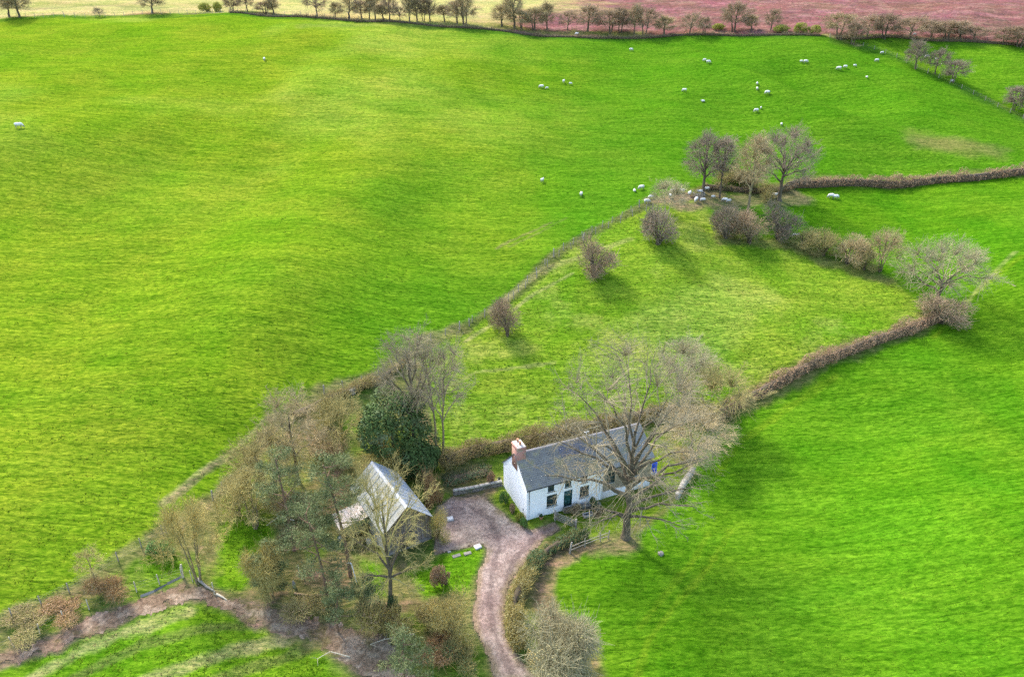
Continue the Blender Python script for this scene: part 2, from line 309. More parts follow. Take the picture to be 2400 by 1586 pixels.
def zone(x,y):
    n1=fbm(x*.35,y*.35,3)-.5; n2=fbm(x*1.3,y*1.3,8)-.5; n3=fbm(x*.05,y*.05,21)-.5
    wob=n1*1.6+n2*.9
    c=np.empty(x.shape+(3,)); c[:]=C_WOOD
    amp=np.full(x.shape,.07); ani=np.zeros(x.shape)
    def lay(col,a,am=None):
        nonlocal amp
        c[:]=c*(1-a[...,None])+np.asarray(col)*a[...,None]
        if am is not None: amp=amp*(1-a)+am*a
    lay(C_LITTER,sstep(.0,.25,n1+n2*.6)*.7)
    lay((.11,.20,.012),sstep(-.08,.18,fbm(x*.2,y*.2,55)-.5+n2*.3)*.75)
    # open hill beyond the top hedge
    tl=np.array(TOPLINE); ty=np.interp(x,tl[:,0],tl[:,1]); beyond=sstep(-1.5,1.5,y-ty+wob)
    lay(C_TAN,beyond,.12)
    hx=sstep(-14,22,x+n3*60+n1*16-(y-250)*.25)
    lay(C_HEATH,beyond*hx,.30)
    lay((.265,.145,.13),beyond*hx*sstep(.0,.14,fbm(x*.22,y*.5,31)-.5)*.75); lay((.15,.075,.08),beyond*hx*sstep(.03,.16,fbm(x*.30,y*.7,33)-.5)*.75)
    lay((.36,.29,.12),beyond*(1-hx)*sstep(.0,.15,fbm(x*.04,y*.15,32)-.5)*.7)
    outer=sstep(260,420,np.abs(x))*(1-beyond)
    lay(C_FAR,outer,.05)
    for poly,col,am in ((RIGHT_FIELD,C_RIGHT,.028),(PADDOCK,C_PAD,.045),(LEFT_FIELD,C_LEFT,.075),(FAR_FIELD,C_FAR,.04),(LOW_FIELD,C_PATCH,.045)):
        lay(col,sstep(-.6,.6,poly_sd(x,y,poly)+wob*.5),am)
    lf=sstep(-.6,.6,poly_sd(x,y,LEFT_FIELD))
    # sward of the hill pasture turns deeper green towards the right
    g=sstep(-60,25,x+n3*60-(y-120)*.12)*lf
    lay((.062,.160,.008),g*.92); amp=amp*(1-.35*g)
    lay((.105,.195,.008),lf*(1-g)*sstep(.0,.22,fbm(x*.045,y*.06,41)-.5)*.55)
    lay((.25,.30,.045),lf*(1-g)*sstep(110,190,y)*sstep(-.12,.12,fbm(x*.03,y*.03,43)-.5)*.55)  # low backlight glowing through the upper left grass, put into the colour as pale yellow
    pd=sstep(-.6,.6,poly_sd(x,y,PADDOCK))
    lay((.10,.20,.010),pd*sstep(-.02,.20,fbm(x*.11,y*.11,61)-.5+n2*.15)*.7)
    lay((.25,.28,.055),pd*sstep(.05,.28,fbm(x*.16,y*.16,62)-.5+n2*.3)*.5)
    rf=sstep(-.6,.6,poly_sd(x,y,RIGHT_FIELD))
    lay((.074,.178,.008),rf*sstep(-.03,.2,fbm(x*.05,y*.05,71)-.5+n2*.1)*.75)
    lay((.042,.132,.005),rf*sstep(.03,.2,fbm(x*.09,y*.07,72)-.5+n2*.2)*.6)
    for poly in GRASS_PATCHES: lay(C_PATCH,sstep(-.7,.7,poly_sd(x,y,poly)+wob),.05)
    lay(C_LAWN,sstep(-.4,.4,poly_sd(x,y,GARDEN_LAWN)+wob*.3),.04)
    for poly,col,st in BARE: lay(col,sstep(-2.5,2.5,poly_sd(x,y,poly)+wob*2.5)*st)
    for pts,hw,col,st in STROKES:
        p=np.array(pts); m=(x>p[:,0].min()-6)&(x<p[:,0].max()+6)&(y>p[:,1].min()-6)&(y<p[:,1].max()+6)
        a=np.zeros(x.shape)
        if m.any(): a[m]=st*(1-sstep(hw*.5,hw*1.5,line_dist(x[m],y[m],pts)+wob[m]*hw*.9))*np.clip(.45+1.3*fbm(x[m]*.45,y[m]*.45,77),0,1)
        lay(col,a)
    m=sstep(-.5,.5,poly_sd(x,y,MUD)+wob*.9); lay(C_MUD,m,.012)
    dr=sstep(-.3,.3,poly_sd(x,y,DRIVE)+wob*.25); lay((.15,.11,.09),dr,.0)
    return c,amp,lf,dr
def surf_mat(name,dark,light,scale,stretch,bump,rough=.95,fine=7.0,streak=False):
    m=bpy.data.materials.new(name); m.use_nodes=True; nt=m.node_tree; nt.nodes.clear()
    out=nd(nt,'ShaderNodeOutputMaterial'); b=nd(nt,'ShaderNodeBsdfPrincipled'); nt.links.new(b.outputs[0],out.inputs[0])
    b.inputs['Roughness'].default_value=rough; b.inputs['Specular IOR Level'].default_value=.0
    at=nd(nt,'ShaderNodeAttribute'); at.attribute_name='cover'
    tc=nd(nt,'ShaderNodeTexCoord'); mp=nd(nt,'ShaderNodeMapping'); mp.inputs['Scale'].default_value=stretch; nt.links.new(tc.outputs['Object'],mp.inputs[0])
    def noise(s,d):
        n=nd(nt,'ShaderNodeTexNoise'); n.inputs['Scale'].default_value=s; n.inputs['Detail'].default_value=d; n.inputs['Roughness'].default_value=.62; nt.links.new(mp.outputs[0],n.inputs['Vector']); return n.outputs[0]
    def tint(src,dk,lt,fac,lo,hi):
        mr=nd(nt,'ShaderNodeMapRange'); mr.inputs['From Min'].default_value=lo; mr.inputs['From Max'].default_value=hi; nt.links.new(fac,mr.inputs[0])
        mx=nd(nt,'ShaderNodeMix'); mx.data_type='RGBA'; nt.links.new(mr.outputs[0],mx.inputs['Factor']); mx.inputs[6].default_value=(*dk,1); mx.inputs[7].default_value=(*lt,1)
        mu=nd(nt,'ShaderNodeMix'); mu.data_type='RGBA'; mu.blend_type='MULTIPLY'; mu.inputs['Factor'].default_value=1
        nt.links.new(src,mu.inputs[6]); nt.links.new(mx.outputs[2],mu.inputs[7]); return mu.outputs[2]
    c=tint(at.outputs['Color'],dark,light,noise(scale,5),.36,.64)
    c=tint(c,(.74,.82,.75),(1.2,1.12,1.1),noise(fine,3),.34,.66)
    if streak:
        mp2=nd(nt,'ShaderNodeMapping'); mp2.inputs['Rotation'].default_value=(0,0,R(-14)); mp2.inputs['Scale'].default_value=(.10,1.0,.4); nt.links.new(tc.outputs['Object'],mp2.inputs[0])
        ns=nd(nt,'ShaderNodeTexNoise'); ns.inputs['Scale'].default_value=1.15; ns.inputs['Detail'].default_value=5; ns.inputs['Distortion'].default_value=.6; nt.links.new(mp2.outputs[0],ns.inputs['Vector'])
        c=tint(c,(.78,.84,.75),(1.12,1.09,1.1),ns.outputs[0],.38,.60)
        pn=nd(nt,'ShaderNodeTexNoise'); pn.inputs['Scale'].default_value=.055; pn.inputs['Detail'].default_value=6; pn.inputs['Roughness'].default_value=.7; nt.links.new(tc.outputs['Object'],pn.inputs['Vector'])
        c=tint(c,(.88,1.0,1.0),(1.18,1.02,1.5),pn.outputs[0],.40,.70)
    c=tint(c,(.86,.92,.9),(1.12,1.05,1.05),noise(.13,3),.35,.65)
    nt.links.new(c,b.inputs['Base Color'])
    bp=nd(nt,'ShaderNodeBump'); bp.inputs['Strength'].default_value=bump; bp.inputs['Distance'].default_value=.12
    nt.links.new(noise(fine*.6,5),bp.inputs['Height'])
    if streak:
        b2=nd(nt,'ShaderNodeBump'); b2.inputs['Strength'].default_value=.75; b2.inputs['Distance'].default_value=.35
        mp3=nd(nt,'ShaderNodeMapping'); mp3.inputs['Rotation'].default_value=(0,0,R(-14)); mp3.inputs['Scale'].default_value=(.30,1.0,.5); nt.links.new(tc.outputs['Object'],mp3.inputs[0])
        n3=nd(nt,'ShaderNodeTexNoise'); n3.inputs['Scale'].default_value=1.7; n3.inputs['Detail'].default_value=3; n3.inputs['Distortion'].default_value=.8; nt.links.new(mp3.outputs[0],n3.inputs['Vector'])
        nt.links.new(n3.outputs[0],b2.inputs['Height']); nt.links.new(b2.outputs[0],bp.inputs['Normal'])
    nt.links.new(bp.outputs[0],b.inputs['Normal'])
    return m
# the sheet of land: fine where the photograph looks, coarse far out
def land():
    v=[22.0]
    while v[-1]<335: v.append(v[-1]*1.0046)
    while v[-1]<4000: v.append(v[-1]*1.09)
    lo=[22-1.0*1.35**k for k in range(18)][::-1]
    ys=np.array([a for a in lo if a>-500]+v)
    un=np.linspace(-1,1,570); ext=[1+.01*1.42**k for k in range(1,21)]; ext=[e for e in ext if e<11]
    us=np.array([-e for e in ext[::-1]]+list(un)+ext)
    Wd=np.maximum(.82*ys+22,44)
    X=us[None,:]*Wd[:,None]; Y=np.broadcast_to(ys[:,None],X.shape)
    x=X.ravel(); y=Y.ravel().copy()
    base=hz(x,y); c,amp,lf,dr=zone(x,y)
    near=1-sstep(300,420,np.hypot(x,y))
    fa=fbm(x*.75,y*1.5,5,3,.55)-.5; fb=fbm(x*1.6,y*1.6,6,2)-.5; fc=fbm(x*.22,y*.62+x*.05,9,2)-.5
    z=base+near*amp*(lf*(fa*2.4+fc*2.2)+(1-lf)*(fb*2.2+fa*1.0))
    z-=dr*.10
    nr,nc=X.shape; i=np.arange(nr-1)[:,None]*nc; j=np.arange(nc-1)[None,:]
    q=np.stack([i+j,i+j+1,i+nc+j+1,i+nc+j],-1).reshape(-1,4)
    me=make_mesh('ground',np.c_[x,y,z],[(q,0)],True)
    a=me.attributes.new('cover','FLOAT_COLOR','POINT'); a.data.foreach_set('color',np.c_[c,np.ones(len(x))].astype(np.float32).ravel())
    o=link('ground',me,surf_mat('ground_cover',(.50,.63,.40),(1.28,1.18,1.05),2.3,(.5,1.35,1.0),.5,streak=True)); o['kind']='structure'
land()
def sheet(name,poly,res,lift,ragged,col_fn,m,seed):
    p=np.array(poly); gx=np.arange(p[:,0].min()-1,p[:,0].max()+1,res); gy=np.arange(max(p[:,1].min()-1,30),p[:,1].max()+1,res)
    X,Y=np.meshgrid(gx,gy); x=X.ravel(); y=Y.ravel(); sd=poly_sd(x,y,poly)
    inside=(sd+ragged*(fbm(x*1.1,y*1.1,seed)-.5)*2+ragged*.7*(fbm(x*4,y*4,seed+1)-.5)>0).reshape(X.shape)
    z=hz(x,y)+lift+.05*(fbm(x*.7,y*.7,seed+2)-.5)-.035*(1-sstep(0,.5,sd))
    nc=X.shape[1]; cell=inside[:-1,:-1]&inside[1:,:-1]&inside[:-1,1:]&inside[1:,1:]
    ii,jj=np.nonzero(cell); b=ii*nc+jj; q=np.stack([b,b+1,b+nc+1,b+nc],-1)
    used=np.unique(q); mp=np.full(len(x),-1); mp[used]=np.arange(len(used))
    me=make_mesh(name,np.c_[x,y,z][used],[(mp[q],0)],True)
    c=col_fn(x[used],y[used],sd[used])
    a=me.attributes.new('cover','FLOAT_COLOR','POINT'); a.data.foreach_set('color',np.c_[c,np.ones(len(used))].astype(np.float32).ravel())
    o=link(name,me,m); o['kind']='structure'; return o
RUT=[[(0.39, 44.56),(-1.43, 48.53),(-2.21, 51.55),(-2.14, 55.96),(-1.30, 59.48),(-2.45, 64.13),(-5.04, 66.52)],[(1.95, 44.53),(-0.08, 48.15),(-0.93, 51.58),(-0.44, 55.44),(0.69, 58.25),(2.35, 60.56),(4.56, 62.45)]]
def drive_col(x,y,sd):
    c=np.empty(x.shape+(3,)); c[:]=(.25,.19,.165)
    n=fbm(x*.8,y*.8,91)-.5; n2=fbm(x*3,y*3,92)-.5
    def lay(col,a): c[:]=c*(1-a[:,None])+np.asarray(col)*a[:,None]
    lay((.335,.265,.232),sstep(.0,.22,n+n2*.4)*.8)
    lay((.15,.112,.10),sstep(.04,.22,fbm(x*.45,y*.9,93)-.5+n2*.3)*.65)
    for r in RUT: lay((.13,.097,.088),(1-sstep(.18,.5,line_dist(x,y,r)+n*.5))*.65)
    lay((.20,.155,.08),(1-sstep(.1,.9,sd+n*.8))*.6)
    lay((.21,.135,.105),sstep(66,70,y)*.6)
    return c
sheet('driveway',DRIVE,.16,.0,.28,drive_col,surf_mat('driveway_gravel',(.72,.70,.70),(1.25,1.25,1.25),3.2,(1,1,1),.6,.9,14.0),301)
def mud_col(x,y,sd):
    c=np.empty(x.shape+(3,)); c[:]=C_MUD
    n=fbm(x*.7,y*1.2,95)-.5; n2=fbm(x*3.5,y*3.5,96)-.5
    def lay(col,a): c[:]=c*(1-a[:,None])+np.asarray(col)*a[:,None]
    lay((.31,.24,.18),sstep(.0,.2,n+n2*.5)*.75); lay((.12,.10,.04),sstep(.1,.3,fbm(x*.5,y*.5,97)-.5+n2*.4)*.8)
    return c
sheet('dirt_track',MUD,.18,.045,.9,mud_col,surf_mat('dirt',(.66,.64,.62),(1.3,1.28,1.25),3.5,(1,1,1),.8,.95,12.0),311)
# loose grass over the fields
def grass(name,polys,n,hmin,hmax,wid,seed,bright=1.0):
    rng=np.random.default_rng(seed)
    xs=[];ys=[]
    tot=0
    allp=np.array([p for q in polys for p in q]); x0,x1=allp[:,0].min(),allp[:,0].max(); y0,y1=allp[:,1].min(),min(allp[:,1].max(),240)
    y0=max(y0,38)
    while tot<n:
        m=n*3; yy=y0*(y1/y0)**rng.random(m); xx=(rng.random(m)*2-1)*(yy*.80+8)
        ok=(xx>x0)&(xx<x1); xx=xx[ok];yy=yy[ok]
        k=np.zeros(len(xx),bool)
        for q in polys: k|=in_poly(xx,yy,q)
        k&=poly_sd(xx,yy,DRIVE)<-.1
        k&=fbm(xx*.6,yy*.9,seed)>.30
        xs.append(xx[k]);ys.append(yy[k]);tot+=k.sum()
    x=np.concatenate(xs)[:n]; y=np.concatenate(ys)[:n]
    c,amp,lf,dr=zone(x,y); z=hz(x,y)-.02
    V=[];k=3
    h=.55*rng.uniform(hmin,hmax,n)*(1+.004*y); wd=wid*(.6+.8*rng.random(n))*(1+.006*y)
    for b in range(k):
        a=rng.random(n)*2*math.pi; la=rng.random(n)*2*math.pi; le=h*rng.uniform(1.0,2.6,n); ox=(rng.random(n)-.5)*wd*1.6; oy=(rng.random(n)-.5)*wd*1.6
        dx=np.cos(a)*wd*.5; dy=np.sin(a)*wd*.5
        V.append(np.stack([np.c_[x+ox-dx,y+oy-dy,z],np.c_[x+ox+dx,y+oy+dy,z],np.c_[x+ox+np.cos(la)*le,y+oy+np.sin(la)*le,z+h]],1))
    V=np.stack(V,1).reshape(-1,3); F=np.arange(len(V)).reshape(-1,3)
    nz=np.cross(V[F[:,1]]-V[F[:,0]],V[F[:,2]]-V[F[:,0]])[:,2]; F[nz<0]=F[nz<0][:,[0,2,1]]
    me=make_mesh(name,V,[(F,0)])
    cc=np.clip(c*bright*rng.uniform(.80,1.40,(n,1))*np.where(rng.random((n,1))<.10,np.array([[1.5,1.15,1.5]]),1.0),0,.6)
    cc=np.repeat(cc,3*k,axis=0)
    a=me.attributes.new('cover','FLOAT_COLOR','POINT'); a.data.foreach_set('color',np.c_[cc,np.ones(len(cc))].astype(np.float32).ravel())
    nv=np.tile(np.array([[0,-.05,1.]]),(len(V),1))+rng.normal(size=(len(V),3))*.22; nv/=np.linalg.norm(nv,axis=1,keepdims=True)
    me.polygons.foreach_set('use_smooth',np.ones(len(F),bool)); me.normals_split_custom_set_from_vertices(nv.tolist())
    o=link(name,me,GRASS_MAT); return o
GRASS_MAT=bpy.data.materials.new('grass_blades'); GRASS_MAT.use_nodes=True
_n=GRASS_MAT.node_tree; _b=_n.nodes['Principled BSDF']; _b.inputs['Roughness'].default_value=.8; _b.inputs['Specular IOR Level'].default_value=.02
_a=nd(_n,'ShaderNodeAttribute'); _a.attribute_name='cover'; _n.links.new(_a.outputs['Color'],_b.inputs['Base Color'])
_t=nd(_n,'ShaderNodeBsdfTranslucent'); _m=nd(_n,'ShaderNodeMixShader'); _m.inputs[0].default_value=.5
_n.links.new(_a.outputs['Color'],_t.inputs[0]); _n.links.new(_b.outputs[0],_m.inputs[1]); _n.links.new(_t.outputs[0],_m.inputs[2]); _n.links.new(_m.outputs[0],_n.nodes['Material Output'].inputs[0])
tag(grass('grass',[LEFT_FIELD],26000,.04,.10,.14,501),'bright yellow-green turf of the sloping hill pasture','grass',kind='stuff')
tag(grass('grass',[PADDOCK],20000,.04,.11,.13,502),'tussocky yellowish grass in the small paddock','grass',kind='stuff')
tag(grass('grass',[RIGHT_FIELD],18000,.03,.07,.12,503),'deep green grass of the field right of the cottage','grass',kind='stuff')
tag(grass('grass',[LOW_FIELD]+GRASS_PATCHES,7000,.04,.12,.13,504),'rough green grass round the dirt track and barn','grass',kind='stuff')
# ---------------------------------------------------------------- vegetation
BARK=mat('bark_grey_brown',(0.158,0.121,0.068),(0.262,0.216,0.114),2.5,.9,.6,9,alt2=(0.234,0.223,0.058),scale2=.9)
BARK_DARK=mat('bark_dark',(0.076,0.060,0.038),(0.132,0.105,0.064),2.5,.9,.6,9)
BARK_LICHEN=mat('bark_lichen',(0.207,0.162,0.068),(0.413,0.351,0.080),1.6,.9,.6,9,alt2=(0.137,0.115,0.068),scale2=1.5)
BARK_PINE=mat('bark_pine',(0.216,0.135,0.083),(0.153,0.090,0.051),3,.9,.6,8)
TWIG=mat('twig_brown',(0.308,0.234,0.122),(0.431,0.348,0.181),.8,.9,random_tint=.22,spec=.05)
TWIG_OLIVE=mat('twig_olive',(0.298,0.248,0.092),(0.462,0.394,0.149),.7,.9,random_tint=.15,spec=.05)
TWIG_DARK=mat('twig_dark',(0.215,0.169,0.123),(0.318,0.254,0.172),.8,.9,random_tint=.25,spec=.05)
TWIG_GREY=mat('twig_grey_brown',(.25,.205,.125),(.345,.29,.18),.8,.9,spec=.05)
TWIG_PALE=mat('twig_pale',(0.296,0.260,0.140),(0.398,0.355,0.204),.7,.9,spec=.05)
TWIG_PURPLE=mat('twig_hawthorn',(0.253,0.178,0.112),(0.397,0.296,0.171),.8,.9,random_tint=.2,spec=.05)
TWIG_YELLOW=mat('twig_lichen_yellow',(0.358,0.284,0.092),(0.509,0.419,0.138),.9,.9,spec=.05)
TWIG_ORANGE=mat('twig_dead_orange',(0.336,0.200,0.085),(0.428,0.280,0.127),1.2,.9,spec=.05)
LEAF_HOLLY=mat('leaf_holly',(.045,.080,.022),(.085,.130,.038),1.2,.8,alt2=(.15,.18,.09),scale2=.6,spec=.06)
LEAF_PINE=mat('needle_pine',(.115,.145,.048),(.20,.23,.088),.9,.7,trans=.15)
LEAF_BROWN=mat('leaf_dead_beech',(.27,.155,.085),(.37,.25,.14),1.1,.9,alt2=(.16,.11,.06),scale2=.5,trans=.2)
LEAF_HEDGE=mat('leaf_hedge_mixed',(.20,.15,.065),(.27,.19,.10),.8,.9,alt2=(.12,.14,.03),scale2=.35,trans=.2)
LEAF_YG=mat('leaf_yellow_green',(.24,.27,.03),(.33,.34,.05),1,.8,trans=.3)
LEAF_GREEN=mat('leaf_green',(.05,.15,.025),(.11,.24,.04),1.5,.7,trans=.3)
LEAF_IVY=mat('leaf_ivy',(.025,.065,.018),(.06,.11,.03),1.5,.6)
LEAF_BUD=mat('leaf_bud',(.31,.28,.11),(.38,.34,.17),1.0,.9,trans=.3)
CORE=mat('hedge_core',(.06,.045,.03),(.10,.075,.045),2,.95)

def bez(a,b,c,n,rng,j):
    out=[]
    for i in range(n+1):
        t=i/n; u=1-t; k=j*math.sin(math.pi*t)
        out.append(tuple(u*u*a[q]+2*u*t*b[q]+t*t*c[q]+rng.uniform(-k,k) for q in range(3)))
    return out
def vnorm(v):
    l=math.sqrt(v[0]**2+v[1]**2+v[2]**2)+1e-9; return (v[0]/l,v[1]/l,v[2]/l)
def sub_branches(out,poly,rad,lvl,cfg,rng,env):
    if lvl>=len(cfg['n']): return
    n=cfg['n'][lvl]; frac=cfg['len'][lvl]; L=sum(math.dist(poly[i],poly[i+1]) for i in range(len(poly)-1))
    t0=cfg['start'][lvl]
    for k in range(n):
        t=t0+(1-t0)*(k+rng.random())/n; f=t*(len(poly)-1); i=min(int(f),len(poly)-2); g=f-i
        p=tuple(poly[i][q]*(1-g)+poly[i+1][q]*g for q in range(3)); r=rad[i]*(1-g)+rad[i+1]*g
        d=vnorm(tuple(poly[i+1][q]-poly[i][q] for q in range(3)))
        o=vnorm((p[0],p[1],(p[2]-env[2])*.9))
        rv=vnorm((rng.gauss(0,1),rng.gauss(0,1),rng.gauss(0,1)))
        sp=cfg['spread'][lvl]
        dd=vnorm(tuple(d[q]*(1-sp*.6)+rv[q]*sp+o[q]*cfg['out'] for q in range(3)))
        dd=vnorm((dd[0],dd[1],dd[2]+cfg['up'][lvl]))
        l=L*frac*(1.15-.55*t)*rng.uniform(.65,1.25)
        l=max(l,cfg['min'][lvl])
        ns=cfg['seg'][lvl]; pts=[p]; cur=p
        for s in range(ns):
            dd=vnorm(tuple(dd[q]+rng.uniform(-1,1)*cfg['wig'] for q in range(3)))
            dd=vnorm((dd[0],dd[1],dd[2]+cfg['up'][lvl]*.25))
            cur=tuple(cur[q]+dd[q]*l/ns for q in range(3))
            if cur[2]<.3: cur=(cur[0],cur[1],.3)
            pts.append(cur)
        r0=min(r*.75,max(l*cfg['thick'],cfg['rmin'])); rr=[max(r0*(1-.75*s/ns),cfg['rmin']*(1-.35*s/ns)) for s in range(ns+1)]
        out[lvl+1].append((pts,rr))
        sub_branches(out,pts,rr,lvl+1,cfg,rng,env)
def tree_geo(seed,Ht,W,fork=.28,crown0=.25,nl=9,cfg=None,lean=(0,0),r0=None,stems=1,extra=(),leader=.72,limb_wig=.04,fill=0,rt=.009,tuft=4,tl=.8):
    """trunk with limbs aimed at the crown's outline, then finer and finer branches; returns trunk and crown meshes' data"""
    rng=random.Random(seed)
    c=dict(n=(8,7,5),len=(.42,.45,.5),start=(.25,.2,.15),spread=(.75,.8,.9),up=(.15,.08,.05),seg=(3,2,2),min=(.4,.25,.2),wig=.22,out=.45,thick=.022,rmin=.012)
    if cfg: c.update(cfg)
    out=[[] for _ in range(6)]; r0=r0 or Ht*.018+.04
    zc=Ht*(crown0+1)/2; hc=Ht*(1-crown0)/2; env=(W/2,W/2,zc,hc)
    for st in range(stems):
        a=2*math.pi*st/stems+rng.random(); bx,by=(0,0) if stems==1 else (math.cos(a)*.35*r0*4,math.sin(a)*.35*r0*4)
        lx,ly=lean[0]*Ht+(0 if stems==1 else math.cos(a)*W*.16),lean[1]*Ht+(0 if stems==1 else math.sin(a)*W*.16)
        top=(lx,ly,Ht*leader*rng.uniform(.92,1.05)); rs=r0*(1 if stems==1 else .62)
        tp=bez((bx,by,-.3),(bx*1.2+lx*.2,by*1.2+ly*.2,top[2]*.5),top,9,rng,Ht*.010)
        tr=[rs*(1.25 if i==0 else 1)*(1-.82*i/9)+.02 for i in range(10)]
        tp.insert(1,(tp[0][0]*.8+tp[1][0]*.2,tp[0][1]*.8+tp[1][1]*.2,.25)); tr.insert(1,rs*1.05)
        tr[0]=rs*1.6
        out[0].append((tp,tr))
        m=max(3,nl//stems)
        targets=[]
        for k in range(m):
            el=math.asin(min(1,max(-1,-.35+1.3*(k+.5)/m))); az=k*2.39996+rng.uniform(-.3,.3)+st*1.7
            s=rng.uniform(.72,.98)
            targets.append((lx+math.cos(az)*math.cos(el)*W/2*s,ly+math.sin(az)*math.cos(el)*W/2*s,zc+math.sin(el)*hc*s))
        if st==0: targets+=list(extra)
        for tg in targets:
            hfrac=min(.97,max(fork,(tg[2]/Ht)*.72*rng.uniform(.75,1.0)/leader*.9))
            zz=hfrac*top[2]; i=0
            while i<len(tp)-2 and tp[i+1][2]<zz: i+=1
            g=(zz-tp[i][2])/(tp[i+1][2]-tp[i][2]+1e-6); g=min(1,max(0,g))
            p=tuple(tp[i][q]*(1-g)+tp[i+1][q]*g for q in range(3)); rr=tr[i]*(1-g)+tr[i+1]*g
            D=math.dist(p,tg); mid=(p[0]+(tg[0]-p[0])*.42,p[1]+(tg[1]-p[1])*.42,p[2]+(tg[2]-p[2])*.62+D*.06)
            n=6; lp=bez(p,mid,tg,n,rng,D*limb_wig); lr0=min(rr*.72,D*.022+.03); lr=[max(lr0*(1-.86*q/n),c['rmin']*1.3) for q in range(n+1)]
            out[1].append((lp,lr)); sub_branches(out,lp,lr,0,c,rng,env)
        sub_branches(out,tp[4:],tr[4:],0,c,rng,env)
    if fill: fill_crown(out,W,Ht,crown0,fill,seed,lean,rt,tuft,tl)
    return out
def fill_crown(out,W,Ht,crown0,npts,seed,lean,rt=.009,tuft=4,tl=.8):
    """carry fine branches from the nearest limb out to an even shell, so the crown closes to a dome"""
    rng=np.random.default_rng(seed+9); zc=Ht*(crown0+1)/2; hc=Ht*(1-crown0)/2; c=np.array([lean[0]*Ht,lean[1]*Ht,zc]); Rv=np.array([W/2,W/2,hc])
    nodes=np.array([p for lv in out for pts,rr in lv for p,r in zip(pts,rr) if r>rt*2.2]); nr=np.linalg.norm((nodes-c)/Rv,axis=1)
    d=rng.normal(size=(npts,3)); d/=np.linalg.norm(d,axis=1,keepdims=True); d[:,2]=np.where(d[:,2]<-.62,-d[:,2],d[:,2]); d/=np.linalg.norm(d,axis=1,keepdims=True)
    k=(.60+.40*rng.random(npts)**.55); lump=1+.10*np.sin(d[:,0]*5+seed)*np.cos(d[:,1]*4+seed*2)+.07*np.sin(d[:,2]*9+seed)
    T=c+d*Rv*(k*lump)[:,None]; res=[]
    for i in range(npts):
        dd=np.linalg.norm(nodes-T[i],axis=1)+np.where(nr>k[i],50,0); j=int(dd.argmin()); a=nodes[j]; L=dd[j]
        if L<.25 or L>W: continue
        m=a*.5+T[i]*.5+np.array([0,0,.08*L])+rng.normal(size=3)*L*.07; m2=a*.22+T[i]*.78+np.array([0,0,.06*L])+rng.normal(size=3)*L*.06
        r=min(.03,rt*(1.2+.35*L)); res.append(([a,m,m2,T[i]],[r,r*.8,r*.65,rt*.8]))
        for q in range(tuft):
            s0=(m2,T[i],m)[q%3]; v=d[i]*.8+rng.normal(size=3)*.75+np.array([0,0,.15]); v/=np.linalg.norm(v); l=tl*rng.uniform(.5,1.3); e1=s0+v*l*.5; v=v+rng.normal(size=3)*.3; e2=e1+v/np.linalg.norm(v)*l*.5
            res.append(([s0,e1,e2],[rt*.9,rt*.75,rt*.5]))
    out[5]+=res
def out_lists(out):
    # limbs were stored at 1 and their children at 1.. as well: merge by thickness instead of level
    big=[];mid=[];small=[]
    for lv in out:
        for p,r in lv:
            if r[0]>.11: big.append((p,r))
            elif r[0]>.035: mid.append((p,r))
            else: small.append((p,r))
    return big,mid,small
def tree_meshes(name,out):
    big,mid,small=out_lists(out)
    V,Q=tubes(big,7); parts=[(V,Q)]
    trunk=make_mesh(name+'_trunk',V,[(Q,0)],True)
    Vs=[];Qs=[];b=0
    for L,s in ((mid,4),(small,3)):
        if L:
            v,q=tubes(L,s); Vs.append(v);Qs.append(q+b);b+=len(v)
    crown=make_mesh(name+'_crown',np.concatenate(Vs),[(np.concatenate(Qs),0)],True)
    return trunk,crown
LIB={}
def place_tree(key,name,label,cat,p,h,w=None,rz=0,group=None,bark=BARK,twig=TWIG,dz=0,tilt=(0,0)):
    """key: library entry (trunk mesh, crown mesh, native height, native width)"""
    tm,cm,nh,nw=LIB[key]; s=h/nh; sw=(w/nw) if w else s
    t=thing(name,label,cat,gxyz(p,dz),rz,group,(sw,sw,s)); t.rotation_euler=(tilt[0],tilt[1],rz)
    for nm,me,m in (('trunk',tm,bark),('crown',cm,twig)):
        o=link(nm,me,m,t)
        if o.material_slots and me.materials[0]!=m:
            o.material_slots[0].link='OBJECT'; o.material_slots[0].material=m
    return t
def lib(key,seed,Ht,W,**kw): LIB[key]=(*tree_meshes(key,tree_geo(seed,Ht,W,**kw)),Ht,W)

def leaf_quads(C,N,size,rng,curl=.35,aspect=.55):
    """one small bent leaf (two triangles) per centre, roughly facing N"""
    n=len(C); rv=rng.normal(size=(n,3)); N=N+rv*curl; N/=np.linalg.norm(N,axis=1,keepdims=True)+1e-9
    A=np.cross(N,rng.normal(size=(n,3))); A/=np.linalg.norm(A,axis=1,keepdims=True)+1e-9; B=np.cross(N,A)
    s=(size*rng.uniform(.6,1.35,n))[:,None]
    V=np.stack([C-A*s*.5,C-B*s*.5*aspect,C+A*s*.5-N*s*.12,C+B*s*.5*aspect],1).reshape(-1,3)
    return V,np.arange(len(V)).reshape(-1,4)
def lumps_surface(lumps,n,rng,depth=.35):
    """points through the outer shell of a union of ellipsoid lumps ((x,y,z),(rx,ry,rz))"""
    L=np.array([l[0] for l in lumps]); Rr=np.array([l[1] for l in lumps])
    area=(Rr[:,0]*Rr[:,2])**.9; pk=area/area.sum(); k=rng.choice(len(L),size=n*2,p=pk)
    d=rng.normal(size=(n*2,3)); d/=np.linalg.norm(d,axis=1,keepdims=True)
    rad=1-depth*rng.random((n*2,1))**1.6
    C=L[k]+d*Rr[k]*rad; keep=np.ones(len(C),bool)
    for a,b in zip(L,Rr): keep&=(((C-a)/b)**2).sum(1)>(1-depth)**2*.98
    C=C[keep][:n]; d=d[keep][:n]; return C,d
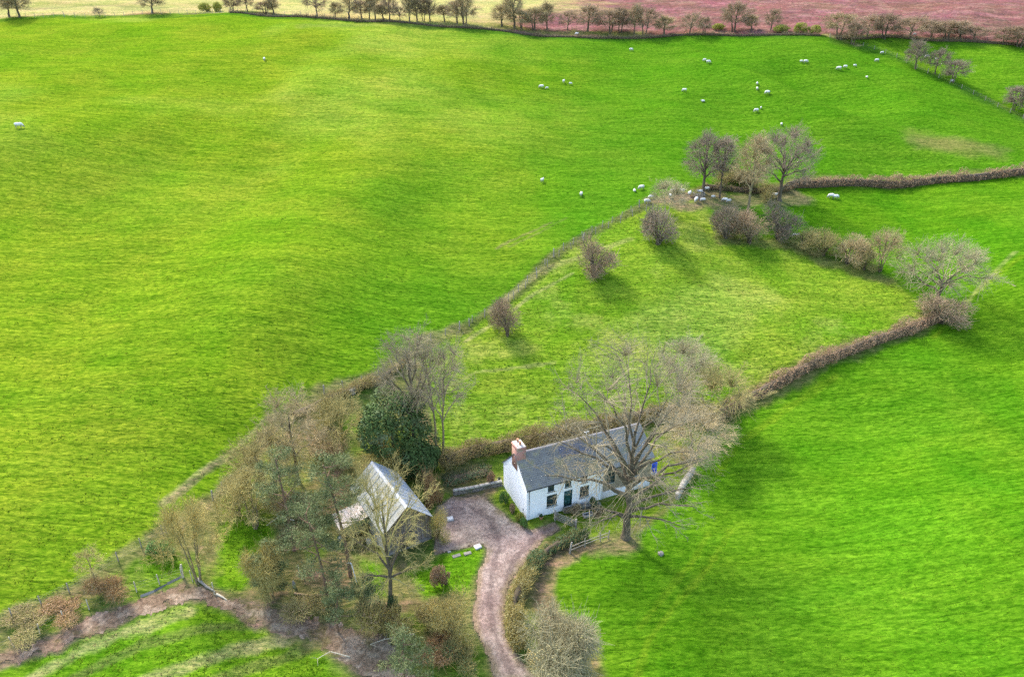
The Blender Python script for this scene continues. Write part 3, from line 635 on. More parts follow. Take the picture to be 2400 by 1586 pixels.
def dome_lumps(rng,W,Dp,H,n,z0=.15,c0=.30,taper=.55):
    out=[((0,0,H*(.42+z0*.5)),(W*c0,Dp*c0,H*.38))]
    for i in range(n):
        a=rng.random()*2*math.pi; r=rng.uniform(.15,.43); zz=rng.uniform(z0,.84); k=rng.uniform(.10,.26)
        sh=1-taper*max(0,zz-.45)
        out.append(((math.cos(a)*W*r*sh,math.sin(a)*Dp*r*sh,H*zz),(W*k,Dp*k,H*k*1.1)))
    return out
def twig_fan(rng,lumps,n,length,r,up=.5,seg=2):
    """short twigs pushing outwards through the lumps' shells"""
    C,d=lumps_surface(lumps,n,rng,.55); out=[]
    for i in range(len(C)):
        v=d[i]+rng.normal(size=3)*.45+np.array([0,0,up]); v/=np.linalg.norm(v)+1e-9; l=length*rng.uniform(.5,1.4)
        p=[C[i]-v*l*.5]
        for s in range(seg):
            v=v+rng.normal(size=3)*.18; v/=np.linalg.norm(v); p.append(p[-1]+v*l/seg)
        out.append((p,[r*(1-.5*s/seg) for s in range(seg+1)]))
    return out
BLIB={}
def bush_lib(key,seed,W,Dp,H,nl=7,twigs=900,tl=.5,tr=.012,leaves=0,ls=.12,stems=9,up=.5,core=.0,bare_base=.1):
    rng=np.random.default_rng(seed); lm=dome_lumps(rng,W,Dp,H,nl,bare_base,.38 if 'dome' in key else .27)
    st=[]
    for i in range(stems):
        a=rng.random()*6.28; l=lm[rng.integers(len(lm))]; tx,ty,tz=l[0]; tx+=rng.normal()*l[1][0]*.6; ty+=rng.normal()*l[1][1]*.6; tz=min(H*.92,tz+l[1][2]*.6)
        p=[(math.cos(a)*W*.04,math.sin(a)*W*.04,-.1),(tx*.3,ty*.3,tz*.45),(tx*.7,ty*.7,tz*.8),(tx,ty,tz)]
        rr=.02+.012*H; st.append((p,[rr,rr*.8,rr*.5,rr*.22]))
    V,Q=tubes(st,4); stem=make_mesh(key+'_stems',V,[(Q,0)],True)
    tw=twig_fan(rng,lm,twigs,tl,tr,up)+twig_fan(rng,lm,twigs//9,tl*2.3,tr,up+.4); V,Q=tubes(tw,3); twm=make_mesh(key+'_twigs',V,[(Q,0)],True)
    lf=None
    if leaves:
        C,d=lumps_surface(lm,leaves,rng,.45); V,Q=leaf_quads(C,d+np.array([0,0,.4]),ls,rng,.6); lf=make_mesh(key+'_leaves',V,[(Q,0)])
    BLIB[key]=(stem,twm,lf,W,Dp,H)
def place_bush(key,name,label,p,h,w,d=None,rz=0,group=None,cat='bush',stem=BARK_DARK,twig=TWIG,leaf=LEAF_HEDGE,dz=0):
    wk=1.3 if key in ('dome','dome2') else 1.0
    s,t,l,W,Dp,H=BLIB[key]; o=thing(name,label,cat,gxyz(p,dz),rz,group,(wk*w/W,wk*(d or w)/Dp,h/H))
    for nm,me,m in (('stem',s,stem),('twig_mass',t,twig),('foliage',l,leaf)):
        if me is None: continue
        q=link(nm,me,m,o)
        if me.materials[0]!=m: q.material_slots[0].link='OBJECT'; q.material_slots[0].material=m
        if nm!='stem': q['kind']='stuff'
    return o
def hedge(name,label,pts,wid,hgt,seed,leaf,twig,leaves_pm,twigs_pm,ls=.16,lump=.25,tl=.35,core_mat=CORE,cat='hedge'):
    rng=np.random.default_rng(seed); W=walk(pts,.55); o=thing(name,label,cat,gxyz(pts[0]))
    ox,oy,oz=o.location
    lm=[]
    for x,y,a in W:
        k=1+lump*(float(fbm(np.array(x*.5),np.array(y*.5),seed))-.5)*2; px,py=-math.sin(a),math.cos(a)
        jx=rng.normal()*wid*.07
        z=float(hz(x,y))
        for s in (-.22,.22):
            q=k*rng.uniform(.62,1.25)
            lm.append(((x+px*(s*wid+jx)-ox,y+py*(s*wid+jx)-oy,z+hgt*.5*q-oz),(max(.5,wid*.34)*q,max(.5,wid*.34)*q,hgt*.52*q)))
    n=len(W)*.55
    # woody core, solid enough to stop the light
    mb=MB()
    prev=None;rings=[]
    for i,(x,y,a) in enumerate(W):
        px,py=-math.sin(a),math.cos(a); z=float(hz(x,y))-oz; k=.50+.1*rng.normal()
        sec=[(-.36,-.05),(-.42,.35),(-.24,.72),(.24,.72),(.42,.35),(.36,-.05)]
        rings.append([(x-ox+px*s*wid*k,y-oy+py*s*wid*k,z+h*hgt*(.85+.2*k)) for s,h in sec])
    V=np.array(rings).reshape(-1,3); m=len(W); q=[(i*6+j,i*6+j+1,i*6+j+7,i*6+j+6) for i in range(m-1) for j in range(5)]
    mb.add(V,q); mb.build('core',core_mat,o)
    C,d=lumps_surface(lm,int(leaves_pm*n),rng,.4); V,Q=leaf_quads(C,d+np.array([0,0,.5]),ls,rng,.6); f=link('foliage',make_mesh(name+'_leaves',V,[(Q,0)]),leaf,o); f['kind']='stuff'
    tw=twig_fan(rng,lm,int(twigs_pm*n),tl,.014,.55)+twig_fan(rng,lm,int(twigs_pm*n*.25),tl*2.6,.014,1.1); V,Q=tubes(tw,3); f=link('twig_mass',make_mesh(name+'_twigs',V,[(Q,0)],True),twig,o); f['kind']='stuff'
    return o
# ---------------------------------------------------------------- cottage
RENDER=mat('white_render',(.87,.87,.85),(.83,.83,.82),1.3,.9,alt2=(.78,.775,.75),scale2=.35)
PLINTH=mat('cream_plinth',(.70,.68,.62),(.58,.56,.50),1.5,.9,.25,10)
CLAD=mat('weathered_boards',(.26,.20,.14),(.38,.31,.23),2.2,.85,.3,12,stretch=(.5,.5,6))
SLATE=mat('slate',(.185,.178,.168),(.265,.255,.235),1.9,.85,.2,8,alt2=(.30,.275,.16),scale2=.75,spec=.12)
SLATE_BLUE=mat('slate_blue',(.13,.13,.165),(.19,.19,.225),1.4,.8,.3,8)
SLATE_PALE=mat('slate_pale',(.31,.305,.29),(.23,.225,.21),1.4,.85,.3,8,alt2=(.26,.24,.15),scale2=.6)
LEAD=mat('ridge_clay',(.20,.19,.19),(.27,.25,.24),3,.8)
BRICK=mat('brick',(.36,.16,.12),(.45,.26,.20),5,.9,.3,20,alt2=(.30,.25,.17),scale2=1.4)
MORTAR=mat('chimney_cap',(.50,.46,.41),(.38,.34,.29),4,.9,.3,12)
POT=mat('terracotta',(.42,.18,.09),(.50,.25,.14),6,.8)
GREEN_PAINT=mat('dark_green_paint',(.012,.06,.05),(.02,.075,.065),5,.45)
WHITE_PAINT=mat('white_paint',(.75,.75,.73),(.68,.68,.66),5,.5)
BLACK=mat('black_iron',(.015,.015,.017),(.03,.03,.03),5,.5)
GLASS=mat('window_glass',(.02,.025,.028),(.04,.05,.055),1,.08,spec=.8)
STONE=mat('rubble_stone',(.17,.15,.125),(.27,.245,.205),2.5,.9,.6,9,alt2=(.12,.13,.07),scale2=.8)
STONE_PALE=mat('pale_stone',(.33,.31,.27),(.25,.235,.20),3,.9,.5,10,alt2=(.30,.31,.20),scale2=1.1)
HX,HY,HT=1.64,63.33,R(22.94); HL,HW,HE,HRg,HB=16.4,6.8,4.4,6.9,3.5
house=thing('cottage','long white rendered cottage with slate roof and brick chimney beside the drive','cottage',(HX,HY,0),HT)
def wall_holes(mb,x0,x1,z0,z1,holes,y=0.0,depth=.16):
    """outer face in the x-z plane at y with rectangular openings and their reveals"""
    xs=sorted({x0,x1,*[h[0] for h in holes],*[h[1] for h in holes]}); zs=sorted({z0,z1,*[h[2] for h in holes],*[h[3] for h in holes]})
    for a,b in zip(xs[:-1],xs[1:]):
        for c,d in zip(zs[:-1],zs[1:]):
            mx,mz=(a+b)/2,(c+d)/2
            if any(h[0]<mx<h[1] and h[2]<mz<h[3] for h in holes): continue
            mb.quad((a,y,c),(b,y,c),(b,y,d),(a,y,d))
    for a,b,c,d in holes:
        mb.quad((a,y,c),(a,y+depth,c),(b,y+depth,c),(b,y,c)); mb.quad((a,y,d),(b,y,d),(b,y+depth,d),(a,y+depth,d))
        mb.quad((a,y,c),(a,y,d),(a,y+depth,d),(a,y+depth,c)); mb.quad((b,y,c),(b,y+depth,c),(b,y+depth,d),(b,y,d))
WIN=[(2.62,3.42,3.16,4.02),(4.78,5.56,3.16,4.02),(6.90,7.68,3.16,4.02),(2.50,3.80,1.05,2.65),(6.75,7.95,1.05,2.65)]
DOOR=(4.70,5.78,.30,2.66)
XD=9.62
WIN2=[(10.35,11.40,1.95,3.35),(13.75,14.75,2.0,3.0)]
mb=MB(); wall_holes(mb,0,XD,-.8,HE,WIN+[DOOR])
mb.quad((0,0,-.8),(0,0,HE),(0,HW,HB),(0,HW,-.8)); mb.add([(0,0,HE),(0,HW/2,HRg-.1),(0,HW,HB)],(),[(0,1,2)])
mb.quad((0,HW,-.8),(0,HW,HB),(HL,HW,HB),(HL,HW,-.8)); mb.quad((HL,HW,-.8),(HL,HW,HB),(HL,.12,HE),(HL,.12,-.8)); mb.add([(HL,0,HE),(HL,HW,HB),(HL,HW/2,HRg-.1)],(),[(0,1,2)])
mb.build('wall',RENDER,house)
mb=MB(); wall_holes(mb,XD+.14,HL,.95,HE,WIN2,.12); 
z=.95
mb.build('clad_wall',mat('clad_backing',(.14,.11,.08)),house)
# overlapping boards on the far end of the front, cut round its windows
mb=MB(); rng=random.Random(4)
while z<HE-.05:
    segs=[(XD+.14,HL)]
    for a,b,c,d in WIN2:
        if z+.16>c and z<d:
            segs=[q for s in segs for q in ([(s[0],a-.02),(b+.02,s[1])] if s[0]<a and s[1]>b else [s])]
    for a,b in segs:
        o_=rng.uniform(0,.012); mb.add([(a,.085-o_,z),(b,.085-o_,z),(b,.115,z+.17),(a,.115,z+.17),(a,.12,z),(b,.12,z)],[(0,1,2,3),(4,5,1,0)])
    z+=.165
o=mb.build('cladding',CLAD,house); o['kind']='stuff'; o['label']='weathered brown horizontal boarding'
mb=MB(); mb.box(XD+.14,HL+.02,.03,.30,-.8,.95); mb.build('plinth',PLINTH,house)
mb=MB(); mb.box(XD-.02,XD+.14,-.02,.12,-.8,HE-.02); mb.build('corner_board',WHITE_PAINT,house)
def window(parent,x0,x1,z0,z1,y,paint,bars=1,sill=True):
    f=MB(); t=.07; d=y+.06
    f.box(x0,x0+t,y+.04,y+.10,z0,z1); f.box(x1-t,x1,y+.04,y+.10,z0,z1); f.box(x0+t,x1-t,y+.04,y+.10,z0,z0+t); f.box(x0+t,x1-t,y+.04,y+.10,z1-t,z1)
    wn=f.build('window',paint,parent)
    g=MB(); g.quad((x0+t,d+.02,z0+t),(x1-t,d+.02,z0+t),(x1-t,d+.02,z1-t),(x0+t,d+.02,z1-t)); g.build('pane',GLASS,wn)
    b=MB()
    for k in range(1,bars+1):
        xm=x0+(x1-x0)*k/(bars+1); b.box(xm-.025,xm+.025,y+.045,y+.085,z0+t,z1-t)
    zm=(z0+z1)/2; b.box(x0+t,x1-t,y+.05,y+.08,zm-.02,zm+.02); b.build('glazing_bar',paint,wn)
    if sill: s=MB(); s.box(x0-.08,x1+.08,y-.10,y+.05,z0-.09,z0-.002); s.build('sill',STONE_PALE,wn)
for q in WIN: window(house,*q,0.0,GREEN_PAINT)
for q in WIN2: window(house,*q,.12,GREEN_PAINT)
mb=MB(); mb.box(DOOR[0]+.06,DOOR[1]-.06,.09,.14,DOOR[2],DOOR[3]-.06); dr=mb.build('door',GREEN_PAINT,house)
mb=MB(); mb.box(DOOR[0],DOOR[0]+.06,.06,.15,DOOR[2],DOOR[3]); mb.box(DOOR[1]-.06,DOOR[1],.06,.15,DOOR[2],DOOR[3]); mb.box(DOOR[0]+.06,DOOR[1]-.06,.06,.15,DOOR[3]-.06,DOOR[3]); mb.build('frame',GREEN_PAINT,dr)
for zc_ in (.95,1.85):
    mb=MB()
    for xc in (DOOR[0]+.30,DOOR[0]+.72): mb.box(xc-.14,xc+.14,.078,.089,zc_-.33,zc_+.33)
    mb.build('panel',GREEN_PAINT,dr)
mb=MB(); mb.obox((DOOR[1]-.16,.07,1.35),(.04,.06,.12)); mb.build('handle',BLACK,dr)
mb=MB(); mb.box(DOOR[0]-.15,DOOR[1]+.15,-.5,.0,-.2,.28); mb.build('step',STONE_PALE,house)
# roof: boarding, courses of slates, ridge
def slope(x0,x1,ya,za,yb,zb):
    return (x1-x0),math.hypot(yb-ya,zb-za)
mb=MB(); ov=.22
fs=(HRg-HE)/(HW/2); bs=(HRg-HB)/(HW/2)
ef=(-ov,HE-ov*fs); eb=(HW+ov,HB-ov*bs)
for (y,z_) in (ef,eb):
    s=1 if y<1 else -1
    P4=[(-.08,y,z_+.02),(HL+.15,y,z_+.02),(HL+.15,HW/2,HRg+.02),(-.08,HW/2,HRg+.02)]
    top=[(a,b,c+.05) for a,b,c in P4]
    mb.add(P4+top,[(0,1,2,3),(4,5,6,7),(0,1,5,4),(1,2,6,5),(3,0,4,7)])
rf=mb.build('roof',SLATE,house)
def slates(name,m,x0,x1,y0,z0,y1,z1,t0,t1,seed,wd=.30,ex=.24):
    """courses of slates between fractions t0..t1 of the slope from eave (y0,z0) to ridge (y1,z1)"""
    rng=np.random.default_rng(seed); L=math.hypot(y1-y0,z1-z0); n=int(L*(t1-t0)/ex); V=[];Q=[];k=0
    ny,nz=-(z1-z0)/L,(y1-y0)/L
    if nz<0: ny,nz=-ny,-nz
    for i in range(n):
        ta=(t0*L+i*ex)/L; tb=min(ta+ex*1.25/L,1.0); off=(i%2)*wd/2
        x=x0-off
        while x<x1:
            a=max(x+.006,x0); b=min(x+wd-.006,x1); x+=wd
            if b-a<.05: continue
            la=.105+rng.uniform(0,.018); lb=.072; sk=rng.uniform(-.006,.006)
            ya,za=y0+(y1-y0)*ta,z0+(z1-z0)*ta; yb,zb=y0+(y1-y0)*tb,z0+(z1-z0)*tb
            V+=[(a,ya+ny*la,za+nz*la),(b,ya+ny*(la+sk),za+nz*(la+sk)),(b,yb+ny*lb,zb+nz*lb),(a,yb+ny*lb,zb+nz*lb),(a,ya+ny*.06,za+nz*.06),(b,ya+ny*.06,za+nz*.06)]
            Q+=[(k,k+1,k+2,k+3),(k+4,k+5,k+1,k)]; k+=6
    mb=MB(); mb.add(V,Q); o=mb.build(name,m,rf); o['kind']='stuff'; return o
slates('slate_course',SLATE,-.10,9.6,ef[0]-.03,ef[1],HW/2,HRg,0,.60,1)
slates('slate_course',SLATE,-.10,5.2,ef[0]-.03,ef[1],HW/2,HRg,.60,1,2)
slates('slate_course',SLATE_BLUE,5.2,9.6,ef[0]-.03,ef[1],HW/2,HRg,.60,1,3)['label']='bluish newer slates near the ridge'
slates('slate_course',SLATE_PALE,9.6,HL+.17,ef[0]-.03,ef[1],HW/2,HRg,0,1,4)['label']='paler grey slates over the far end'
slates('slate_course',SLATE,-.10,HL+.17,eb[0]+.03,eb[1],HW/2,HRg,0,1,5)
for i in range(36):
    x=-.08+i*.456
    mb=MB(); mb.add([(x,HW/2-.17,HRg+.03),(x,HW/2,HRg+.17),(x,HW/2+.17,HRg+.03),(x+.45,HW/2-.17,HRg+.03),(x+.45,HW/2,HRg+.17),(x+.45,HW/2+.17,HRg+.03)],[(0,3,4,1),(1,4,5,2)],[(0,1,2),(3,5,4)])
    if x>1.0: mb.build('ridge_tile',LEAD,rf)
# chimney
mb=MB(); mb.box(-.025,1.02,2.62,4.18,5.0,8.12); ch=mb.build('chimney',BRICK,house)
mb=MB(); mb.box(-.085,1.08,2.56,4.24,7.86,8.0); mb.build('corbel',BRICK,ch)
mb=MB(); mb.add([(-.02,2.6,8.12),(1.04,2.6,8.12),(1.04,4.2,8.12),(-.02,4.2,8.12),(.2,2.85,8.26),(.82,2.85,8.26),(.82,3.95,8.26),(.2,3.95,8.26)],[(4,5,6,7),(0,1,5,4),(1,2,6,5),(2,3,7,6),(3,0,4,7)]); mb.build('cap',MORTAR,ch)
for yy,hh in ((3.05,.42),(3.75,.34)):
    mb=MB(); mb.tube([(.5,yy,8.2),(.5,yy,8.3),(.5,yy,8.25+hh*.8),(.5,yy,8.25+hh)],[.15,.13,.12,.15],10); mb.build('pot',POT,ch)
mb=MB(); mb.tube([(.1,2.9,8.1),(.12,2.9,8.9)],[.02,.02],5)
mb.build('aerial_mast',LEAD,ch)
# gutter, downpipes, vents
mb=MB(); mb.tube([(-.1,ef[0]-.07,ef[1]+.0),(HL+.16,ef[0]-.07,ef[1]+.0)],[.065,.065],8); mb.build('gutter',BLACK,house)
for x in (.30,XD-.28):
    mb=MB(); mb.tube([(x,ef[0]-.07,ef[1]-.02),(x,-.07,HE-.5),(x,-.07,-.2)],[.042,.042,.042],8); mb.build('downpipe',BLACK,house)
mb=MB(); mb.obox((-.03,.9,.95),(.06,.16,.16)); mb.build('vent',BLACK,house)
mb=MB(); mb.obox((9.2,HW/2,HRg+.35),(.05,.05,.7)); mb.obox((9.2,HW/2,HRg+.62),(.7,.04,.04)); mb.obox((9.0,HW/2,HRg+.62),(.03,.5,.03)); mb.obox((9.4,HW/2,HRg+.62),(.03,.4,.03)); mb.build('television_aerial',WHITE_PAINT,house)
# ---------------------------------------------------------------- barn with lean-to
TIN=mat('galvanised_sheet',(.30,.32,.345),(.38,.40,.42),.7,.75,.1,5,alt2=(.34,.31,.25),scale2=.6,metal=.1,spec=.25)
TIN_LICHEN=mat('galvanised_sheet_lichen',(.32,.315,.27),(.39,.385,.34),.8,.8,.1,5,alt2=(.33,.29,.17),scale2=.5,metal=.05,spec=.2)
TIN_RUST=mat('faded_sheet',(.42,.37,.32),(.50,.42,.36),.9,.75,.1,6,alt2=(.50,.36,.26),scale2=.7)
BARN_BOARD=mat('barn_board',(.15,.115,.085),(.23,.185,.14),1.4,.9,.5,8,alt2=(.20,.155,.07),scale2=.6,stretch=(3,3,.6))
BARN_PALE=mat('barn_side_board',(.33,.31,.23),(.42,.40,.31),1.4,.9,.4,8,stretch=(3,3,.6))
OLIVE_BOARD=mat('olive_board',(.16,.14,.06),(.24,.20,.10),1.6,.9,.4,8,stretch=(.6,.6,3))
barn=thing('barn','small timber barn with pale corrugated metal roof among trees','barn',(-13.5,57.94,-.5),R(32.31))
BW,BL,BE,BR=5.5,9.15,3.2,5.7
mb=MB(); mb.quad((0,0,-.8),(0,BL,-.8),(0,BL,BE),(0,0,BE)); mb.build('side_wall',BARN_PALE,barn)
mb=MB(); mb.quad((BW,0,-.8),(BW,BL,-.8),(BW,BL,BE),(BW,0,BE)); mb.quad((0,BL,-.8),(BW,BL,-.8),(BW,BL,BE),(0,BL,BE)); mb.add([(0,BL,BE),(BW,BL,BE),(BW/2,BL,BR)],(),[(0,1,2)]); mb.build('rear_wall',BARN_BOARD,barn)
mb=MB(); mb.box(0.0,BW,.04,.2,-.8,.55); mb.build('stone_base',STONE,barn)
nb=22
for i in range(nb):
    a=i*BW/nb; b=a+BW/nb-.015; za=BE+(BR-BE)*(1-abs(a-BW/2)/(BW/2))-.06; zb=BE+(BR-BE)*(1-abs(b-BW/2)/(BW/2))-.06
    y=-.02 if i%2 else .0; z0=.55
    mb=MB(); mb.add([(a,y,z0),(b,y,z0),(b,y,zb),(a,y,za),(a,y+.04,z0),(b,y+.04,z0),(b,y+.04,zb),(a,y+.04,za)],[(0,1,2,3),(4,5,6,7),(0,1,5,4),(1,2,6,5),(3,0,4,7),(2,3,7,6)]); mb.build('board',BARN_BOARD,barn)
mb=MB(); mb.box(1.7,3.5,-.07,-.025,.3,2.6); bd=mb.build('door',mat('barn_door',(.085,.07,.06),(.13,.11,.09),1.5,.9,.4,8,stretch=(3,3,.5)),barn)
for zz in (.7,2.2):
    mb=MB(); mb.box(1.72,3.3,-.09,-.072,zz,zz+.08); mb.build('hinge_strap',BLACK,bd)
def sheet_mesh(name,w,l,nw=5,amp=.035):
    n=nw*4; xs=np.linspace(0,w,n+1); zs=amp*np.cos(xs/w*nw*2*math.pi)
    V=np.concatenate([np.c_[xs,np.zeros(n+1),zs],np.c_[xs,np.full(n+1,l),zs]]); q=[(i,i+1,n+1+i+1,n+1+i) for i in range(n)]
    return make_mesh(name,V,[(np.array(q),0)],True)
sl=math.hypot(BW/2+.2,(BR-BE)*(1+.2/(BW/2))); an=math.atan2(BR-BE,BW/2); ns=10; sw=(BL+.5)/ns
sm=sheet_mesh('roof_sheet_mesh',sw*1.03,sl)
for side in (0,1):
    for i in range(ns):
        y=-.25+i*sw; x=-.2 if side==0 else BW+.2; z_=BE-.2*math.tan(an)+.05+(.008 if i%2 else 0)
        o=link('roof_sheet',sm,TIN_LICHEN if side==0 else TIN,barn)
        # local x runs along the barn, local y up the slope
        if side==0: M=Matrix(((0,math.cos(an),-math.sin(an),x),(1,0,0,y),(0,math.sin(an),math.cos(an),z_),(0,0,0,1)))
        else: M=Matrix(((0,-math.cos(an),math.sin(an),x),(1,0,0,y),(0,math.sin(an),math.cos(an),z_),(0,0,0,1)))
        o.matrix_local=M
        if i>=0:
            o.material_slots[0].link='OBJECT'; o.material_slots[0].material=TIN_LICHEN if side==0 else TIN
mb=MB(); mb.add([(BW/2-.22,-.26,BR-.10),(BW/2,-.26,BR+.13),(BW/2+.22,-.26,BR-.10),(BW/2-.22,BL+.26,BR-.10),(BW/2,BL+.26,BR+.13),(BW/2+.22,BL+.26,BR-.10)],[(0,3,4,1),(1,4,5,2)]); mb.build('ridge_cap',TIN,barn)
# lean-to on its left flank
mb=MB(); mb.box(-3.2,-.02,6.45,6.55,-.6,2.45); mb.box(-3.2,-3.1,4.34,6.45,-.6,2.3); lt=mb.build('lean_to',OLIVE_BOARD,barn)
for i in range(9):
    z_=.85+i*.19; mb=MB(); mb.box(-3.1,-.05,4.16,4.20,z_,z_+.175); mb.build('board',OLIVE_BOARD,lt)
for x in (-3.15,-1.6,-.1):
    mb=MB(); mb.box(x-.06,x+.06,4.21,4.33,-.6,2.5); mb.build('post',BARN_BOARD,lt)
lm_=sheet_mesh('lean_sheet_mesh',.9,2.75,5,.03)
for i in range(4):
    o=link('roof_sheet',lm_,TIN_RUST,lt); o.location=(-3.45+i*.86,3.98,2.42+i*.10+(.006 if i%2 else 0)); o.rotation_euler=(R(3),-R(6.6),0)
# ---------------------------------------------------------------- fences, walls, gates
WOOD_GREY=mat('fence_wood_grey',(.23,.20,.16),(.33,.29,.23),3,.9,.4,10,stretch=(3,3,.6))
WOOD_PALE=mat('fence_wood_pale',(.42,.36,.25),(.52,.46,.33),3,.9,.4,10,stretch=(3,3,.6))
WOOD_BROWN=mat('wood_brown',(.20,.135,.075),(.30,.21,.12),3,.9,.4,10)
WOOD_YELLOW=mat('wood_yellow',(.42,.30,.09),(.50,.38,.14),3,.8,.3,10)
WIRE=mat('fence_wire',(.13,.13,.125),(.19,.19,.18),6,.6,metal=.3)
def post_mesh(name,h,r,sides=6):
    mb=MB(); mb.tube([(0,0,-.25),(0,0,h*.5),(.01,0,h-.03),(.01,0,h)],[r,r*.97,r*.95,r*.6],sides); return mb.mesh(name)
POST=post_mesh('post_mesh',1.25,.06); POST_BIG=post_mesh('post_big_mesh',1.45,.10,7)
def fence(label,pts,step,wood,zs=(.25,.55,.85,1.1),hscale=1.0,seed=1,wr=.005,rails=None,net=True):
    rng=random.Random(seed); o=thing('wire_fence' if rails is None else 'rail_fence',label,'fence',gxyz(pts[0])); ox,oy,oz=o.location
    W=walk(pts,step); W.append((*pts[-1],W[-1][2])); tops=[]
    for i,(x,y,a) in enumerate(W):
        q=link('post',POST_BIG if i%9==0 else POST,wood,o,(x-ox,y-oy,float(hz(x,y))-oz),(rng.gauss(0,.05),rng.gauss(0,.05),rng.random()*3),(1,1,hscale*rng.uniform(.92,1.1)))
        if q.data.materials[0]!=wood: q.material_slots[0].link='OBJECT'; q.material_slots[0].material=wood
        tops.append((x-ox,y-oy,float(hz(x,y))-oz))
    if rails is None:
        pol=[]
        for zz in zs:
            pol.append(([(x,y,z+zz*hscale) for x,y,z in tops],[wr]*len(tops)))
        if net:
            for (a,b) in zip(tops[:-1],tops[1:]):
                for k in range(2):
                    t=k/2; p=tuple(a[q]*(1-t)+b[q]*t for q in range(3)); pol.append(([(p[0],p[1],p[2]+.05),(p[0],p[1],p[2]+zs[-2]*hscale)],[wr*.6]*2))
        V,Q=tubes(pol,3); link('wire',make_mesh('wire_mesh',V,[(Q,0)]),WIRE,o)
    else:
        for zz in rails:
            for a,b in zip(tops[:-1],tops[1:]):
                mb=MB(); mb.tube([(a[0],a[1],a[2]+zz+rng.uniform(-.06,.06)),(b[0],b[1],b[2]+zz+rng.uniform(-.06,.06))],[.045,.035],5); mb.build('rail',wood,o)
    return o
fence('post and wire fence climbing the hill between the bright pasture and the paddock',[(-25.14, 81.87),(-18.83, 85.11),(-12.57, 93.33),(-7.79, 97.33),(0.00, 105.15),(7.32, 115.15),(13.75, 121.82),(22.38, 129.23),(25.42, 132.39)],2.6,WOOD_GREY,seed=1)
fence('second wire fence line close below the hill fence beside the paddock bushes',[(-6.53, 98.08),(0.00, 104.48),(7.28, 114.22),(13.24, 120.23),(22.16, 127.58),(26.54, 130.25)],3.2,WOOD_GREY,zs=(.35,.75,1.05),seed=2)
fence('weathered wire fence along the lower edge of the bright pasture, left of the barn',[(-49.31, 47.49),(-46.51, 49.47),(-44.56, 51.07),(-42.26, 53.50),(-39.02, 57.33),(-37.33, 59.60)],2.4,WOOD_GREY,seed=3)
fence('short fence on the green bank left of the pine trees',[(-34.13, 64.66),(-33.02, 67.14),(-31.91, 69.10),(-31.17, 70.96)],1.5,WOOD_GREY,seed=4)
fence('pale-posted wire fence along the upper side of the dirt track',[(-47.47, 44.98),(-44.87, 47.12),(-43.32, 48.60),(-41.50, 50.10),(-39.86, 51.32),(-37.96, 52.44),(-33.71, 54.67)],2.1,WOOD_PALE,zs=(.4,.8,1.1),seed=5)
fence('row of thin posts along the field edge at the top left',[(-174.03, 254.27),(-153.37, 252.73),(-137.66, 260.04),(-115.93, 263.17),(-93.31, 260.95),(-63.87, 251.68),(-47.80, 247.09)],3.0,WOOD_GREY,hscale=1.1,seed=6,wr=.007,net=False)
fence('fence on the dark bank running down the far right hillside',[(96.75, 232.83),(103.92, 226.11),(110.89, 218.40),(120.55, 202.12),(130.55, 186.04),(133.24, 181.37)],3.4,WOOD_GREY,hscale=.9,seed=7,wr=.007,net=False)
fence('rustic pole fence beside the foot of the big tree',[(6.21, 58.55),(8.37, 59.58),(10.57, 60.48)],1.9,WOOD_GREY,rails=(.45,.85),seed=8)
def gate(label,a,b,h,wood,nb=5):
    L=math.dist(a,b); o=thing('field_gate',label,'gate',gxyz(a),math.atan2(b[1]-a[1],b[0]-a[0])); dz=float(hz(*b))-float(hz(*a)); k=dz/L
    def bar(x0,z0,x1,z1,t,name,y=0):
        mb=MB(); c=((x0+x1)/2,y,(z0+z1)/2); mb.obox(c,(math.hypot(x1-x0,z1-z0),.045,t),(0,-math.atan2(z1-z0,x1-x0),0)); mb.build(name,wood,o)
    for i in range(nb): z=.18+i*(h-.22)/(nb-1); bar(0.1,z+k*.1,L-.1,z+k*(L-.1),.09,'bar')
    for x in (.1,L-.1): bar(x,.08+k*x,x,h+.08+k*x,.10,'stile',.045)
    bar(.12,.2,L-.12,h-.05+k*L,.07,'brace',-.045)
    for x in (-.08,L+.08): q=link('post',POST_BIG,wood,o,(x,0,k*x),None,(1.1,1.1,.98))
    return o
gate('wooden garden gate standing beside the cottage front path',(4.95, 63.34),(7.08, 62.04),1.15,WOOD_GREY)
def stone_wall(name,label,pts,h,w,seed,m,cop,cop_h=.10):
    rng=random.Random(seed); o=thing(name,label,'wall',gxyz(pts[0])); ox,oy,oz=o.location; mb=MB(); L=0
    for (ax,ay),(bx,by) in zip(pts[:-1],pts[1:]):
        S_=math.hypot(bx-ax,by-ay); a=math.atan2(by-ay,bx-ax); z=-.3; c=0
        while z<h-.05:
            hh=rng.uniform(.14,.24); x=-rng.random()*.3
            while x<S_:
                l=rng.uniform(.25,.55); xc=max(0,x)+min(l,S_-x)/2
                px,py=ax+math.cos(a)*xc,ay+math.sin(a)*xc
                mb.obox((px-ox,py-oy,float(hz(px,py))-oz+z+hh/2),(l*.96,w*rng.uniform(.85,1.05),hh*.94),(rng.gauss(0,.03),rng.gauss(0,.03),a+rng.gauss(0,.04))); x+=l
            z+=hh
        x=0
        while x<S_-.1:
            l=min(rng.uniform(.5,.75),S_-x); xc=x+l/2; px,py=ax+math.cos(a)*xc,ay+math.sin(a)*xc
            cb=MB(); cb.obox((0,0,0),(l*.97,w*1.2,cop_h)); cb.build('coping_stone',cop,o,loc=(px-ox,py-oy,float(hz(px,py))-oz+h+cop_h/2),rot=(rng.gauss(0,.02),rng.gauss(0,.02),a)); x+=l
    q=mb.build('stonework',m,o); q['kind']='stuff'; return o
